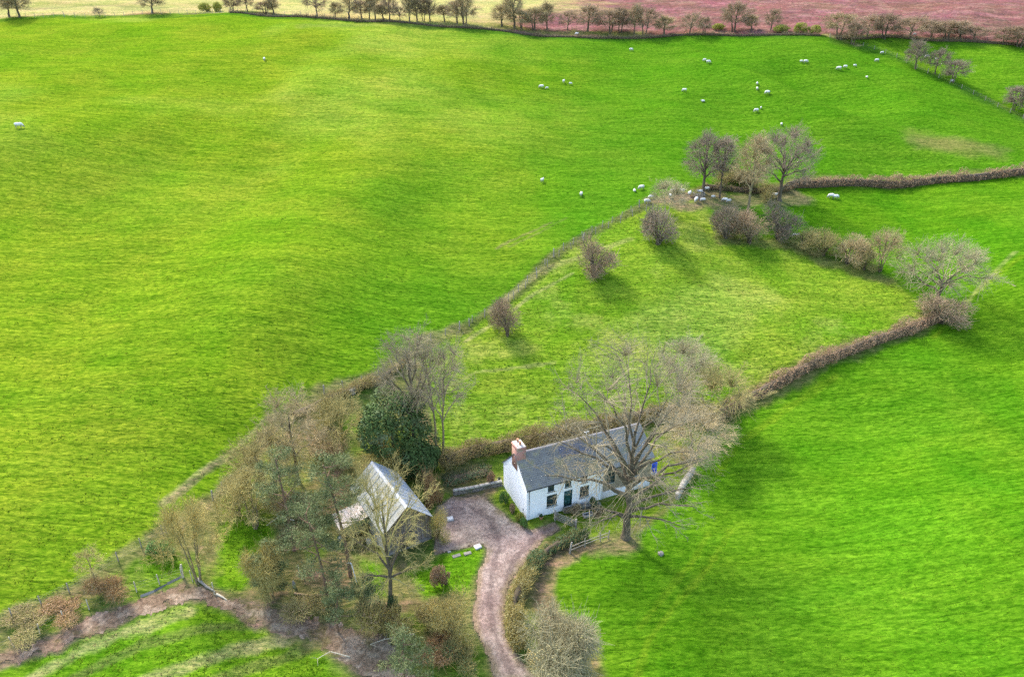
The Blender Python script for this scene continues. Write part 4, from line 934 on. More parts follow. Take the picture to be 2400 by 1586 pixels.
stone_wall('retaining_wall','low dark stone wall with pale coping left of the cottage gable',[(-7.10, 68.52),(-5.17, 68.94),(-1.20, 69.76)],.55,.4,11,STONE,STONE_PALE)
stone_wall('garden_wall','pale stone garden wall right of the cottage lawn',[(19.44, 66.82),(20.73, 69.14),(22.51, 71.90)],.6,.5,12,STONE_PALE,STONE_PALE)
stone_wall('rockery_wall','low rubble edging in front of the cottage windows',[(6.01, 64.75),(7.94, 65.35),(10.24, 65.95)],.35,.45,13,STONE,STONE)
# ---------------------------------------------------------------- yard and garden things
PLASTIC_BLUE=mat('blue_plastic',(.02,.07,.50),(.03,.10,.58),4,.4)
PLASTIC_DARK=mat('dark_plastic',(.02,.035,.045),(.03,.05,.06),4,.4)
WHITE_STONE=mat('white_slab',(.56,.54,.50),(.46,.44,.40),4,.8,.2,10)
def barrel(name,label,p,h,r,m,dz=0):
    o=thing(name,label,'barrel',gxyz(p,dz)); mb=MB()
    mb.tube([(0,0,0),(0,0,h*.05),(0,0,h*.3),(0,0,h*.33),(0,0,h*.36),(0,0,h*.64),(0,0,h*.67),(0,0,h*.70),(0,0,h*.95),(0,0,h)],[r*.9,r,r,r*1.06,r,r,r*1.06,r,r,r*.9],18); b=mb.build('body',m,o,True)
    mb=MB(); mb.tube([(0,0,h-.01),(0,0,h+.03),(0,0,h+.04)],[r*.93,r*.93,r*.2],18); mb.build('lid',m,o); return o
def block(name,label,cat,p,size,m,rz=0,dz=0.0,bev=.03,group=None):
    o=thing(name,label,cat,gxyz(p,dz),rz,group); a,b,c=size; mb=MB(); e=bev
    V=[(-a/2,-b/2,-.1),(a/2,-b/2,-.1),(a/2,b/2,-.1),(-a/2,b/2,-.1),(-a/2,-b/2,c-e),(a/2,-b/2,c-e),(a/2,b/2,c-e),(-a/2,b/2,c-e),(-a/2+e,-b/2+e,c),(a/2-e,-b/2+e,c+.01),(a/2-e,b/2-e,c),(-a/2+e,b/2-e,c-.01)]
    mb.add(V,[(0,1,5,4),(1,2,6,5),(2,3,7,6),(3,0,4,7),(4,5,9,8),(5,6,10,9),(6,7,11,10),(7,4,8,11),(8,9,10,11)]); mb.build('slab',m,o); return o
blk=block('concrete_block','small white block under the blue barrel behind the cottage','block',(17.62, 71.81),(.8,.7,.30),WHITE_STONE)
barrel('water_barrel','tall blue plastic barrel at the far end of the cottage',(17.62, 71.81),1.45,.33,PLASTIC_BLUE,.31)
block('paving_slab','white square slab on the grass corner by the drive','slab',(-3.72, 59.40),(.75,.65,.14),WHITE_STONE,.5)
block('paving_slab','worn flat stone nearest the white slab on the grass','slab',(-4.78, 58.47),(.8,.45,.05),STONE,.35,.02)
block('paving_slab','worn flat stone farther left in the grass by the drive','slab',(-5.95, 58.12),(.9,.45,.05),STONE,.4,.02)
block('paving_slab','tiny pale stone at the barn corner','slab',(-6.77, 58.68),(.35,.25,.10),STONE_PALE,.2)
block('mounting_stone','pale stone beside the yard at the barn right','stone',(-7.10, 63.97),(.7,.6,.25),WHITE_STONE,.3)
def boulder(name,label,p,r,m,seed,sq=.7):
    rng=np.random.default_rng(seed); import bmesh as _b
    bm=_b.new(); _b.ops.create_icosphere(bm,subdivisions=2,radius=r)
    for v in bm.verts:
        k=1+.22*rng.normal()*.6; v.co=Vector((v.co.x*k,v.co.y*k*.85,v.co.z*k*sq))
    me=bpy.data.meshes.new(name); bm.to_mesh(me); bm.free()
    o=link(name,me,m,None,gxyz(p,r*sq*.35),(0,0,rng.random()*6)); return tag(o,label,'stone')
boulder('boulder','grey boulder alone in the grass right of the big tree',(16.06, 58.54),.36,STONE,5)
boulder('boulder','pale boulder on the brow where the fence bends by the ash trees',(-21.58, 82.81),.7,STONE_PALE,6)
# stone trough
o=thing('stone_trough','pale stone trough on the grass in front of the cottage','trough',gxyz((8.69, 63.99)),.35)
mb=MB(); 
for a in ((-.6,.6,-.28,-.20,0,.38),(-.6,.6,.20,.28,0,.38),(-.6,-.52,-.2,.2,0,.38),(.52,.6,-.2,.2,0,.38),(-.52,.52,-.2,.2,0,.06)): mb.box(*a)
mb.build('basin',STONE_PALE,o)
mb=MB(); mb.quad((-.52,-.2,.28),(.52,-.2,.28),(.52,.2,.28),(-.52,.2,.28)); mb.build('water',GLASS,o)
# flower pots
def pot(label,p,r,h,m,plant=None,seed=1):
    o=thing('flower_pot',label,'flower pot',gxyz(p)); mb=MB(); mb.tube([(0,0,0),(0,0,h*.8),(0,0,h*.82),(0,0,h),(0,0,h),(0,0,h*.85)],[r*.7,r*.95,r*1.1,r*1.1,r*.95,r*.9],14); mb.build('pot',m,o)
    if plant:
        rng=np.random.default_rng(seed); C,d=lumps_surface([((0,0,h+r*.6),(r*1.1,r*1.1,r*.9))],160,rng,.8); V,Q=leaf_quads(C,d,r*.5,rng,.6); link('foliage',make_mesh('pot_plant',V,[(Q,0)]),plant,o)
    return o
pot('terracotta pot at the front corner of the cottage',(3.31, 63.55),.22,.40,POT,LEAF_IVY,1)
pot('dark pot beside the green front door',(7.55, 65.43),.20,.36,PLASTIC_DARK,LEAF_GREEN,2)
pot('white pot on the bank behind the low wall',(-1.57, 70.53),.20,.40,WHITE_STONE,LEAF_IVY,3)
# lean-to contents and enclosure
bx=lambda u,v:(-13.5+u*.845-v*.534,57.94+u*.534+v*.845)
barrel('water_butt','dark plastic water butt under the lean-to of the barn',bx(-3.5,3.9),1.15,.34,PLASTIC_DARK)
o=thing('plank_stack','stack of yellow planks under the lean-to','planks',gxyz(bx(-1.7,3.8)),R(32.3))
for k in range(5):
    for j in range(3): mb=MB(); mb.obox((.02*((k*7+j*3)%5-2),(j-1)*.19,.10+k*.075),(2.5+.1*((k+j)%3),.17,.055),(0,0,.01*((k*3+j)%4-2))); mb.build('plank',WOOD_YELLOW if k>2 else WOOD_BROWN,o)
block('crate','pale crate beside the plank stack at the barn wall','crate',bx(-.45,3.2),(.9,.6,.5),WOOD_PALE,R(32))
def pole(label,p,h,r,m,lean=(0,0),hook=False,cat='pole'):
    o=thing('garden_pole',label,cat,gxyz(p)); mb=MB(); pts=[(0,0,-.2),(lean[0]*.5,lean[1]*.5,h*.5),(lean[0],lean[1],h)]
    if hook: pts+=[(lean[0]-.12,lean[1],h+.1),(lean[0]-.4,lean[1],h+.08)]
    mb.tube(pts,[r]*len(pts),7); mb.build('shaft',m,o); return o
pole('tall bare wooden pole between the pine trunks',(-18.44, 52.67),3.2,.06,WOOD_PALE,(-.15,0))
pole('white hooked pipe right of the pine trunks',(-15.97, 54.58),2.3,.05,WHITE_PAINT,(-.35,.1),True)
pole('short dark stake at the left of the garden plot',(-21.33, 54.65),1.6,.05,WOOD_BROWN)
pole('short wooden stake at the back of the garden plot',(-21.99, 55.16),1.5,.05,WOOD_GREY,(.05,0))
pole('pale upright stake left of the leaf litter by the dirt track',(-29.93, 52.88),1.6,.055,WOOD_PALE)
pole('pale leaning stake below the olive shrub at the track end',(-32.62, 54.26),1.5,.05,WOOD_PALE,(-.06,0))
def log(name,label,pts,r,m,cat='log',twigs=0,seed=1):
    o=thing(name,label,cat,gxyz(pts[0])); ox,oy,oz=o.location; rng=random.Random(seed)
    P3=[(x-ox,y-oy,float(hz(x,y))-oz+dz) for x,y,dz in pts]; mb=MB(); n=len(P3); mb.tube(P3,[r*(1-.6*i/(n-1)) for i in range(n)],8); mb.build('stem',m,o,True)
    for k in range(twigs):
        i=rng.randrange(1,n); a=P3[i]; q=(a[0]+rng.uniform(-1,1),a[1]+rng.uniform(-1,1),a[2]+rng.uniform(.1,.7)); mb=MB(); mb.tube([a,((a[0]+q[0])/2,(a[1]+q[1])/2,(a[2]+q[2])/2+.1),q],[r*.4,r*.25,r*.1],4); mb.build('side_branch',m,o)
    return o
log('fallen_log','thick fallen log lying by the dirt track corner',[(*(-32.23, 54.49),.15),(*(-30.98, 53.65),.15),(*(-29.92, 53.09),.13)],.16,WOOD_GREY)
log('fallen_log','pale fallen log beside the upright stake',[(*(-29.71, 52.84),.12),(*(-29.00, 52.52),.12),(*(-28.46, 52.19),.10)],.13,WOOD_PALE)
log('fallen_branch','long pale fallen branch in the litter below the barn tree',[(*(-9.35, 48.79),.2),(*(-10.81, 48.39),.35),(*(-12.20, 48.13),.3),(*(-13.44, 47.75),.15)],.07,WOOD_PALE,'branch',4,2)
log('fallen_branch','bent fallen branch at the lower edge of the litter',[(*(-15.16, 46.59),.1),(*(-17.02, 46.90),.35),(*(-18.10, 46.35),.15)],.06,WOOD_PALE,'branch',3,3)
log('fallen_branch','pale dead branch under the trees left of the pines',[(*(-24.42, 62.46),.2),(*(-26.11, 62.57),.5),(*(-27.23, 61.54),.15)],.07,WOOD_PALE,'branch',4,4)
log('log_edging','dark log lying along the front of the garden plot',[(*(-21.97, 53.05),.12),(*(-20.19, 52.82),.12),(*(-17.64, 52.95),.12)],.12,WOOD_BROWN)
o=thing('plastic_sack','pale plastic sack slumped in the brush by the garden plot','sack',gxyz((-22.18, 53.84)))
mb=MB(); mb.tube([(0,0,.0),(.02,0,.15),(0,.02,.5),(-.03,0,.8),(0,0,.95)],[.09,.17,.16,.10,.03],9); mb.build('bag',STONE_PALE,o,True)
# metal sheets edging the track
EDGE_TIN=[mat('edging_tin_pale',(.24,.22,.19),(.31,.28,.24),2,.9,spec=.05),mat('edging_tin_dark',(.11,.11,.11),(.17,.165,.16),2,.9,spec=.05),mat('edging_tin_dull',(.19,.175,.15),(.25,.23,.19),2,.9,spec=.05)]
for k,(a,b,l) in enumerate((((-36.94, 52.17),(-35.87, 52.82),'pale weathered metal sheet at the left end of the track edging'),((-35.87, 52.82),(-34.96, 53.71),'dark grey metal sheet in the middle of the track edging'),((-34.96, 53.71),(-33.96, 54.65),'dull metal sheet at the right end of the track edging'))):
    L=math.dist(a,b); o=thing('metal_sheet',l,'metal sheet',gxyz(a,.05),math.atan2(b[1]-a[1],b[0]-a[0])); me=sheet_mesh('edging_sheet',L,.26,9,.02)
    q=link('sheet',me,EDGE_TIN[k],o); q.rotation_euler=(R(52),0,0); q.location=(0,-.1,-.05)
# lattice panel by the drive at the bottom
o=thing('lattice_panel','yellow-brown wooden lattice panel leaning at the drive edge below the pale bush','panel',gxyz((1.83, 46.03)),-.75)
o.rotation_euler=(R(-35),0,-.75)
for i in range(6): mb=MB(); mb.obox((0,.02,.15+i*.2),(2.2,.025,.06)); mb.build('slat',WOOD_YELLOW,o)
for i in range(8): mb=MB(); mb.obox((-1.0+i*.286,-.008,.65),(.06,.025,1.3)); mb.build('slat',WOOD_YELLOW,o)
# ring feeder among the sheep
o=thing('ring_feeder','round metal hay feeder among the sheep under the copse','feeder',gxyz((36.45, 136.02)))
mb=MB()
for z in (.05,.55,1.05): mb.tube([(1.15*math.cos(a*.3142),1.15*math.sin(a*.3142),z) for a in range(21)],[.035]*21,5,False)
mb.build('hoop',WIRE,o)
for k in range(16): mb=MB(); a=k*math.pi/8; mb.tube([(1.15*math.cos(a),1.15*math.sin(a),.05),(1.15*math.cos(a+.12),1.15*math.sin(a+.12),1.05)],[.025,.025],5); mb.build('bar',WIRE,o)
rng=np.random.default_rng(8); C,d=lumps_surface([((0,0,.3),(.95,.95,.55))],500,rng,.5); V,Q=leaf_quads(C,d,.3,rng,.9,.15); link('hay',make_mesh('hay',V,[(Q,0)]),mat('hay',(.20,.19,.15),(.30,.28,.20),2,.9),o)
# ---------------------------------------------------------------- sheep
FLEECE=mat('fleece',(.72,.70,.64),(.60,.57,.50),6,.95,.6,16,random_tint=.08)
FACE=mat('sheep_face',(.30,.27,.23),(.22,.20,.17),6,.9)
def sheep_mesh(name,pose,seed):
    rng=np.random.default_rng(seed); n=14
    if pose=='graze': prof=[(-.62,.62,.05,.05),(-.58,.62,.19,.20),(-.40,.62,.27,.27),(-.15,.60,.30,.30),(.12,.60,.29,.29),(.34,.63,.25,.26),(.50,.60,.18,.20),(.60,.48,.13,.15),(.68,.34,.10,.12)]; head=[(.68,.36,.10,.11),(.74,.26,.09,.11),(.80,.15,.07,.085),(.84,.07,.05,.055),(.85,.05,.01,.01)]
    elif pose=='lie': prof=[(-.62,.30,.05,.05),(-.58,.30,.20,.22),(-.40,.30,.30,.28),(-.15,.30,.34,.32),(.12,.30,.33,.32),(.34,.36,.26,.28),(.48,.46,.17,.20),(.54,.58,.13,.14)]; head=[(.54,.58,.11,.12),(.62,.64,.10,.11),(.72,.60,.08,.09),(.80,.56,.055,.06),(.82,.56,.01,.01)]
    else: prof=[(-.62,.64,.05,.05),(-.58,.64,.19,.20),(-.40,.64,.27,.27),(-.15,.62,.30,.30),(.12,.62,.29,.29),(.34,.66,.25,.26),(.48,.76,.16,.19),(.54,.88,.12,.14)]; head=[(.54,.88,.10,.12),(.62,.94,.09,.11),(.73,.90,.07,.085),(.81,.85,.05,.055),(.83,.85,.01,.01)]
    V=[];G=[[],[]];base=0
    for gi,pr in enumerate((prof,head)):
        pr=np.array(pr); c=np.c_[pr[:,0],np.zeros(len(pr)),pr[:,1]]; T=np.gradient(c,axis=0); T/=np.linalg.norm(T,axis=1,keepdims=True)+1e-9
        S_=np.array([0,1.,0]); U=np.cross(S_,T)*-1
        for i in range(len(pr)):
            for k in range(n):
                a=2*math.pi*k/n; j=1+(.05*rng.normal() if gi==0 else 0)
                V.append(c[i]+(S_*math.cos(a)*pr[i,2]+U[i]*math.sin(a)*pr[i,3])*j)
        m=len(pr); G[gi]+=[(base+i*n+k,base+i*n+(k+1)%n,base+(i+1)*n+(k+1)%n,base+(i+1)*n+k) for i in range(m-1) for k in range(n)]; base+=m*n
    if pose!='lie':
        legs=[([(x,y,.5),(x+dx,y,.30),(x-.01,y,.08),(x+.02,y,0)],[.09,.055,.038,.045]) for x,y,dx in ((-.42,.14,-.05),(-.42,-.14,-.03),(.30,.13,.02),(.30,-.13,.05))]
        v,q=tubes(legs,7); V+=list(v); G[1]+=[tuple(r+base) for r in q]; base+=len(v)
    hx,hz_=head[1][0],head[1][1]
    for s in (-1,1):
        e=[(hx-.02,s*.08,hz_+.05),(hx-.05,s*.20,hz_+.04),(hx+.03,s*.19,hz_+.0),(hx+.03,s*.09,hz_+.02)]; V+=e; G[1].append(tuple(range(base,base+4))); base+=4
    tl=[(-.60,-.03,.66),(-.60,.03,.66),(-.67,.02,.45),(-.67,-.02,.45)]
    if pose!='lie': V+=tl; G[0].append(tuple(range(base,base+4))); base+=4
    return make_mesh(name,np.array(V),[(np.array(G[0]),0),(np.array(G[1]),1)],True)
SHEEP={k:[sheep_mesh('sheep_'+k,k,i) for i in (1,)] for k in ('graze','stand','lie')}
def sheep(px,heading,size,pose,label,lamb=False):
    o=link('lamb' if lamb else 'sheep',SHEEP[pose][0],[FLEECE,FACE],None,gxyz(px,.04),(0,0,R(heading)),(size*(.54 if lamb else .86)))
    tag(o,label,'lamb' if lamb else 'sheep','sheep grazing on the hill')
FL=[((-99.75, 146.96),20,1.35,'graze','large sheep alone at the far left of the bright hillside'),
((-66.06, 201.50),100,1.1,'graze','lone sheep high on the bright hillside below the top hedgerow'),
((7.67, 193.49),170,1.1,'graze','ewe with a lamb in the middle of the upper field'),
((13.71, 197.87),70,1.05,'stand','ewe right of the ewe-and-lamb pair in the upper field'),
((15.48, 197.22),10,.75,'graze','smaller sheep close right of its ewe in the upper field middle'),
((35.48, 226.26),20,1.05,'graze','lone sheep just below the middle of the top hedgerow'),
((20.34, 240.23),185,1.0,'graze','sheep on the bare earth under the top hedgerow'),
((53.46, 209.64),200,.9,'graze','left sheep of the pair below the top hedgerow, right of centre'),
((54.14, 207.92),10,1.1,'graze','right sheep of the pair below the top hedgerow, right of centre'),
((44.47, 191.33),175,1.0,'graze','lone sheep above the copse, left of the vertical trio'),
((48.03, 185.63),190,.9,'lie','lone lying sheep directly above the copse trees'),
((63.10, 191.79),70,1.0,'graze','top sheep of the vertical trio on the upper slope'),
((62.58, 189.65),80,1.0,'graze','middle sheep of the vertical trio on the upper slope'),
((64.52, 187.25),190,1.15,'graze','lowest and rightmost sheep of the upper slope trio'),
((59.99, 180.13),195,1.1,'graze','larger sheep of the pair just above the oak in the copse'),
((64.16, 173.24),80,.9,'graze','sheep seen over the crown top of the copse oak'),
((6.15, 142.71),60,1.0,'stand','lone sheep mid hill, left of the copse and far from others'),
((13.56, 136.63),75,1.1,'graze','lone sheep above the bend of the paddock fence'),
((24.12, 137.63),90,.85,'lie','small sheep left of the pair near the fence end'),
((25.56, 138.32),200,1.1,'graze','bigger sheep just left of the dead pale tree'),
((25.77, 132.56),15,1.1,'graze','sheep at the end of the hill fence'),
((26.88, 134.40),190,.95,'graze','sheep just above the end of the hill fence'),
((30.54, 134.63),100,1.05,'stand','sheep in the dead pale tree branches left of the feeder'),
((31.61, 136.83),190,1.0,'graze','sheep behind the dead pale tree, far side of the feeder'),
((33.39, 137.26),170,1.0,'graze','sheep near the copse, left behind the feeder'),
((34.72, 136.32),60,1.15,'stand','sheep touching the left side of the feeder'),
((37.16, 138.08),200,1.1,'stand','sheep directly behind the feeder'),
((35.51, 134.04),240,1.15,'graze','sheep on the mud in front of the feeder'),
((36.97, 134.55),190,.95,'graze','smaller sheep on the mud right in front of the feeder'),
((39.01, 140.15),185,1.0,'graze','sheep at the foot of the second copse tree'),
((39.61, 137.10),20,.8,'graze','small sheep between the second copse tree and the feeder'),
((41.82, 136.37),160,1.0,'graze','left sheep of the pair between the copse trunks'),
((42.55, 136.21),200,.9,'graze','right sheep of the pair between the copse trunks'),
((52.77, 139.98),15,1.15,'stand','sheep standing beside the copse oak trunk'),
((64.81, 141.50),185,1.15,'graze','left sheep of the pair below the brown field hedge'),
((65.73, 141.35),10,1.1,'graze','right sheep of the pair below the brown field hedge'),
((51.56, 127.16),100,1.0,'stand','sheep behind the right end of the scrub patch'),
((51.92, 124.79),190,.9,'graze','left sheep of the pair at the start of the paddock scrub line'),
((52.40, 124.58),40,1.0,'stand','right sheep of the pair at the start of the paddock scrub line'),
((81.70, 212.98),0,.85,'graze','left sheep of the pair high on the far right slope'),
((82.76, 212.55),10,1.1,'graze','right sheep of the pair high on the far right slope'),
((90.56, 208.09),170,1.15,'graze','left and largest sheep of the loose row of three on the far right slope'),
((92.69, 209.09),190,1.0,'graze','middle sheep of the loose row of three on the far right slope'),
((95.88, 210.52),10,.85,'graze','right sheep of the loose row of three on the far right slope'),
((96.53, 203.46),90,.8,'graze','small sheep below the row of three on the far right slope'),
((103.74, 214.54),180,1.0,'graze','lone sheep just left of the bank fence on the far right'),
((107.61, 220.44),190,.9,'graze','sheep on the far side of the bank fence on the right'),
((112.16, 231.99),60,.9,'graze','sheep in the shade of the right part of the top hedgerow'),
((123.74, 235.23),180,.95,'graze','sheep under the tallest trees of the right top hedgerow'),
((120.53, 219.69),180,1.1,'graze','sheep between the first and second trees on the bank'),
((122.83, 218.65),0,.8,'graze','small sheep behind the middle tree on the bank'),
((121.08, 205.09),180,1.0,'lie','sheep lying under the third tree on the bank')]
for q in FL: sheep(*q)
sheep((9.11, 193.29),200,1.1,'graze','lamb beside the ewe in the middle of the upper field',True)
sheep((61.46, 181.37),60,1.15,'stand','lamb of the pair just above the copse oak',True)
# ---------------------------------------------------------------- trees
FINE=dict(n=(9,8,6),rmin=.013)
LOWC=dict(n=(6,4,3),rmin=.022,thick=.026,min=(.9,.7,.5))
# great bare tree in front of the cottage
h=23.10
lib('great',101,24.0,20.0,fork=.20,crown0=.16,nl=15,leader=.62,r0=.52,limb_wig=.035,fill=1050,rt=.009,tuft=5,tl=1.0,cfg=dict(n=(7,5,4),rmin=.010,thick=.018,up=(.22,.12,.06),len=(.42,.46,.55),min=(.8,.6,.45)),
    extra=[(-9.0,1.0,12.5),(-10.0,-1.5,9.5),(-6.5,-3.0,6.0),(7.0,-3.0,6.5),(8.0,-.5,7.5),(8.5,1.5,9.5),(5.5,-4.5,5.0),(-4.5,-4.0,5.0)])
place_tree('great','great_bare_tree','huge spreading bare tree towering in front of the cottage','tree',(12.53, 60.74),23.5,18.5,0,None,BARK_DARK,TWIG_GREY)
lib('ash',102,18.0,9.0,fill=520,rt=.010,tl=.9,fork=.30,crown0=.30,nl=9,leader=.85,r0=.30,cfg=dict(n=(6,5,4),rmin=.0115,min=(.7,.5,.4),up=(.5,.3,.15),spread=(.55,.7,.8)))
lib('ash_twin',103,17.0,9.0,fill=520,rt=.010,tl=.9,fork=.35,crown0=.34,nl=10,leader=.86,r0=.28,stems=2,cfg=dict(n=(6,5,4),rmin=.0115,min=(.7,.5,.4),up=(.5,.3,.15),spread=(.55,.7,.8)))
place_tree('ash','ash_tree','slender bare tree rising behind the dark holly','tree',(-12.17, 73.99),17.89,8.93,.4,None,BARK_DARK,TWIG_GREY)
place_tree('ash_twin','ash_tree','twin-trunked bare tree right of the dark holly','tree',(-9.03, 73.88),17.07,8.11,1.9,None,BARK,TWIG_GREY)
lib('barn_tree',104,15.0,9.5,fill=170,rt=.009,fork=.36,crown0=.22,nl=10,leader=.72,r0=.24,cfg=dict(thick=.017,n=(7,6,4),rmin=.0115,min=(.7,.5,.4),up=(.45,.2,.05)),extra=[(3.5,-1.5,5.0),(-3.5,-1.0,6.0),(2.0,-2.5,3.6),(-2.5,-2.0,4.2)])
place_tree('barn_tree','barn_tree','dark-trunked bare tree with yellow lichen twigs in front of the barn','tree',(-11.63, 50.54),19.36,9.00,.6,None,BARK_DARK,TWIG_OLIVE)
lib('blossom',105,11.0,9.0,fill=620,rt=.010,fork=.2,crown0=.2,nl=11,leader=.6,r0=.20,stems=2,cfg=dict(n=(6,5,4),rmin=.0115,min=(.7,.5,.4),up=(.35,.2,.1)))
place_tree('blossom','pale_tree','pale silvery tree behind the great tree at the paddock edge','tree',(23.90, 85.07),9.93,8.96,.3,None,BARK,TWIG_PALE)
place_tree('blossom','thicket_tree','brownish bare tree behind the far end of the cottage','tree',(26.66, 80.03),9.72,10.89,2.1,None,BARK,TWIG_OLIVE)
place_tree('blossom','thicket_tree','low tangled bare tree right of the cottage gable end','tree',(23.12, 74.42),6.98,10.34,4.0,None,BARK,TWIG)
# trees around barn and bank, left
lib('mid',106,11.0,7.5,fill=320,rt=.010,fork=.22,crown0=.15,nl=10,leader=.72,r0=.17,cfg=dict(n=(6,5,4),rmin=.0115,min=(.7,.5,.4),up=(.35,.2,.1)))
lib('multi',107,8.5,7.0,fill=420,rt=.010,fork=.12,crown0=.08,nl=14,leader=.75,r0=.16,stems=4,cfg=dict(n=(6,5,4),rmin=.012,min=(.7,.5,.4),up=(.35,.2,.1)))
place_tree('mid','bank_tree','dark bare tree above the thicket left of the barn','tree',(-25.49, 68.56),12.58,8.41,.2,None,BARK_DARK,TWIG)
place_tree('mid','bank_tree','bare tree just left of the dark holly','tree',(-20.81, 72.46),10.07,6.90,2.2,None,BARK_LICHEN,TWIG_OLIVE)
place_tree('multi','bank_tree','many-stemmed tan thicket tree at the pasture fence left of the pines','tree',(-27.75, 65.86),8.80,8.92,1.1,None,BARK,TWIG_OLIVE)
place_tree('multi','shrub_tree','rounded olive many-stemmed shrub tree at the end of the dirt track','tree',(-32.03, 54.30),10.32,6.55,.5,None,BARK,TWIG_YELLOW)
place_tree('multi','thicket_tree','low bare thicket behind the barn roof','tree',(-15.52, 70.93),4.71,6.31,2.7,None,BARK,TWIG_YELLOW)
place_tree('mid','sapling','thin bare sapling in the orange scrub by the pasture fence','tree',(-41.64, 53.03),4.69,2.99,3.0,None,BARK,TWIG_OLIVE)
place_tree('multi','thicket_tree','tangled thicket between the pines and the dark bank tree','tree',(-28.38, 61.43),7.49,7.09,5.1,None,BARK,TWIG_OLIVE)
# copse
lib('copse_a',111,13.0,7.0,fill=520,rt=.014,fork=.2,crown0=.08,nl=13,leader=.88,r0=.24,cfg=dict(n=(6,5,4),rmin=.017,min=(.8,.6,.45),up=(.2,.1,.05)))
lib('copse_b',112,13.0,5.5,fill=420,rt=.014,fork=.35,crown0=.30,nl=8,leader=.9,r0=.18,cfg=dict(n=(6,5,4),rmin=.017,min=(.8,.6,.45),up=(.45,.2,.1)))
lib('oak',113,14.0,12.5,fill=900,rt=.013,tl=.9,fork=.24,crown0=.14,nl=14,leader=.55,r0=.42,limb_wig=.05,cfg=dict(n=(6,5,4),rmin=.017,min=(.8,.6,.45),up=(.25,.12,.06),wig=.3),extra=[(6.5,0,4.0),(5.5,-2,4.2)])
place_tree('copse_a','copse_tree','leftmost bare tree of the copse','tree',(37.96, 138.93),11.96,8.92,.3,None,BARK_DARK,TWIG_DARK)
place_tree('copse_b','copse_tree','slim second tree of the copse','tree',(41.04, 137.72),11.69,6.08,1.3,None,BARK_DARK,TWIG_DARK)
place_tree('copse_b','copse_tree','forked third tree of the copse above the scrub','tree',(44.96, 131.62),14.94,7.75,2.6,None,BARK,TWIG)
place_tree('oak','oak_tree','broad round-crowned bare oak at the right of the copse','tree',(53.35, 138.77),14.05,12.78,.5,None,BARK_DARK,TWIG_DARK)
lib('oak2',114,11.0,14.5,fork=.2,crown0=.14,nl=14,leader=.5,r0=.42,limb_wig=.05,fill=620,rt=.014,tl=.9,cfg=dict(n=(6,5,4),rmin=.017,up=(.25,.12,.06),wig=.3))
place_tree('oak2','oak_tree','big pale-twigged oak at the corner of the paddock hedge','tree',(67.80, 103.87),11.36,14.69,2.2,None,BARK_DARK,TWIG_PALE)
place_tree('blossom','dead_tree','pale dead tree beside the end of the hill fence','tree',(28.61, 127.41),6.96,7.51,1.2,None,TWIG_PALE,TWIG_PALE)
place_tree('multi','line_tree','leafless small tree at the end of the paddock scrub line','tree',(63.40, 114.51),7.44,6.99,.9,None,BARK_DARK,TWIG)
# hedgerow library
for i,(hh,ww,fk,st,up) in enumerate(((8,5,.25,1,.5),(8,6.5,.2,2,.25),(7,4.2,.3,1,.45),(8,7.5,.22,1,.15),(7,5,.1,3,.35),(8,3.6,.3,1,.6))):
    lib('row%d'%i,120+i,hh,ww,fill=300,rt=.017,tl=.8,fork=.10 if i!=5 else .25,crown0=.05 if i!=5 else .2,nl=10,leader=.75,r0=.20,stems=st,limb_wig=.06,lean=(.06*((i%3)-1),0),cfg=dict(LOWC,up=(up,.15,.1)))
ORD=['first','second','third','fourth','fifth','sixth','seventh','eighth','ninth','tenth','eleventh','twelfth','thirteenth','fourteenth','fifteenth','sixteenth','seventeenth','eighteenth','nineteenth','twentieth','twenty-first','twenty-second','twenty-third','twenty-fourth','twenty-fifth','twenty-sixth','twenty-seventh','twenty-eighth','twenty-ninth','thirtieth','thirty-first','thirty-second','thirty-third','thirty-fourth','thirty-fifth','thirty-sixth','thirty-seventh','thirty-eighth','thirty-ninth','fortieth','forty-first','forty-second','forty-third','forty-fourth','forty-fifth','forty-sixth']
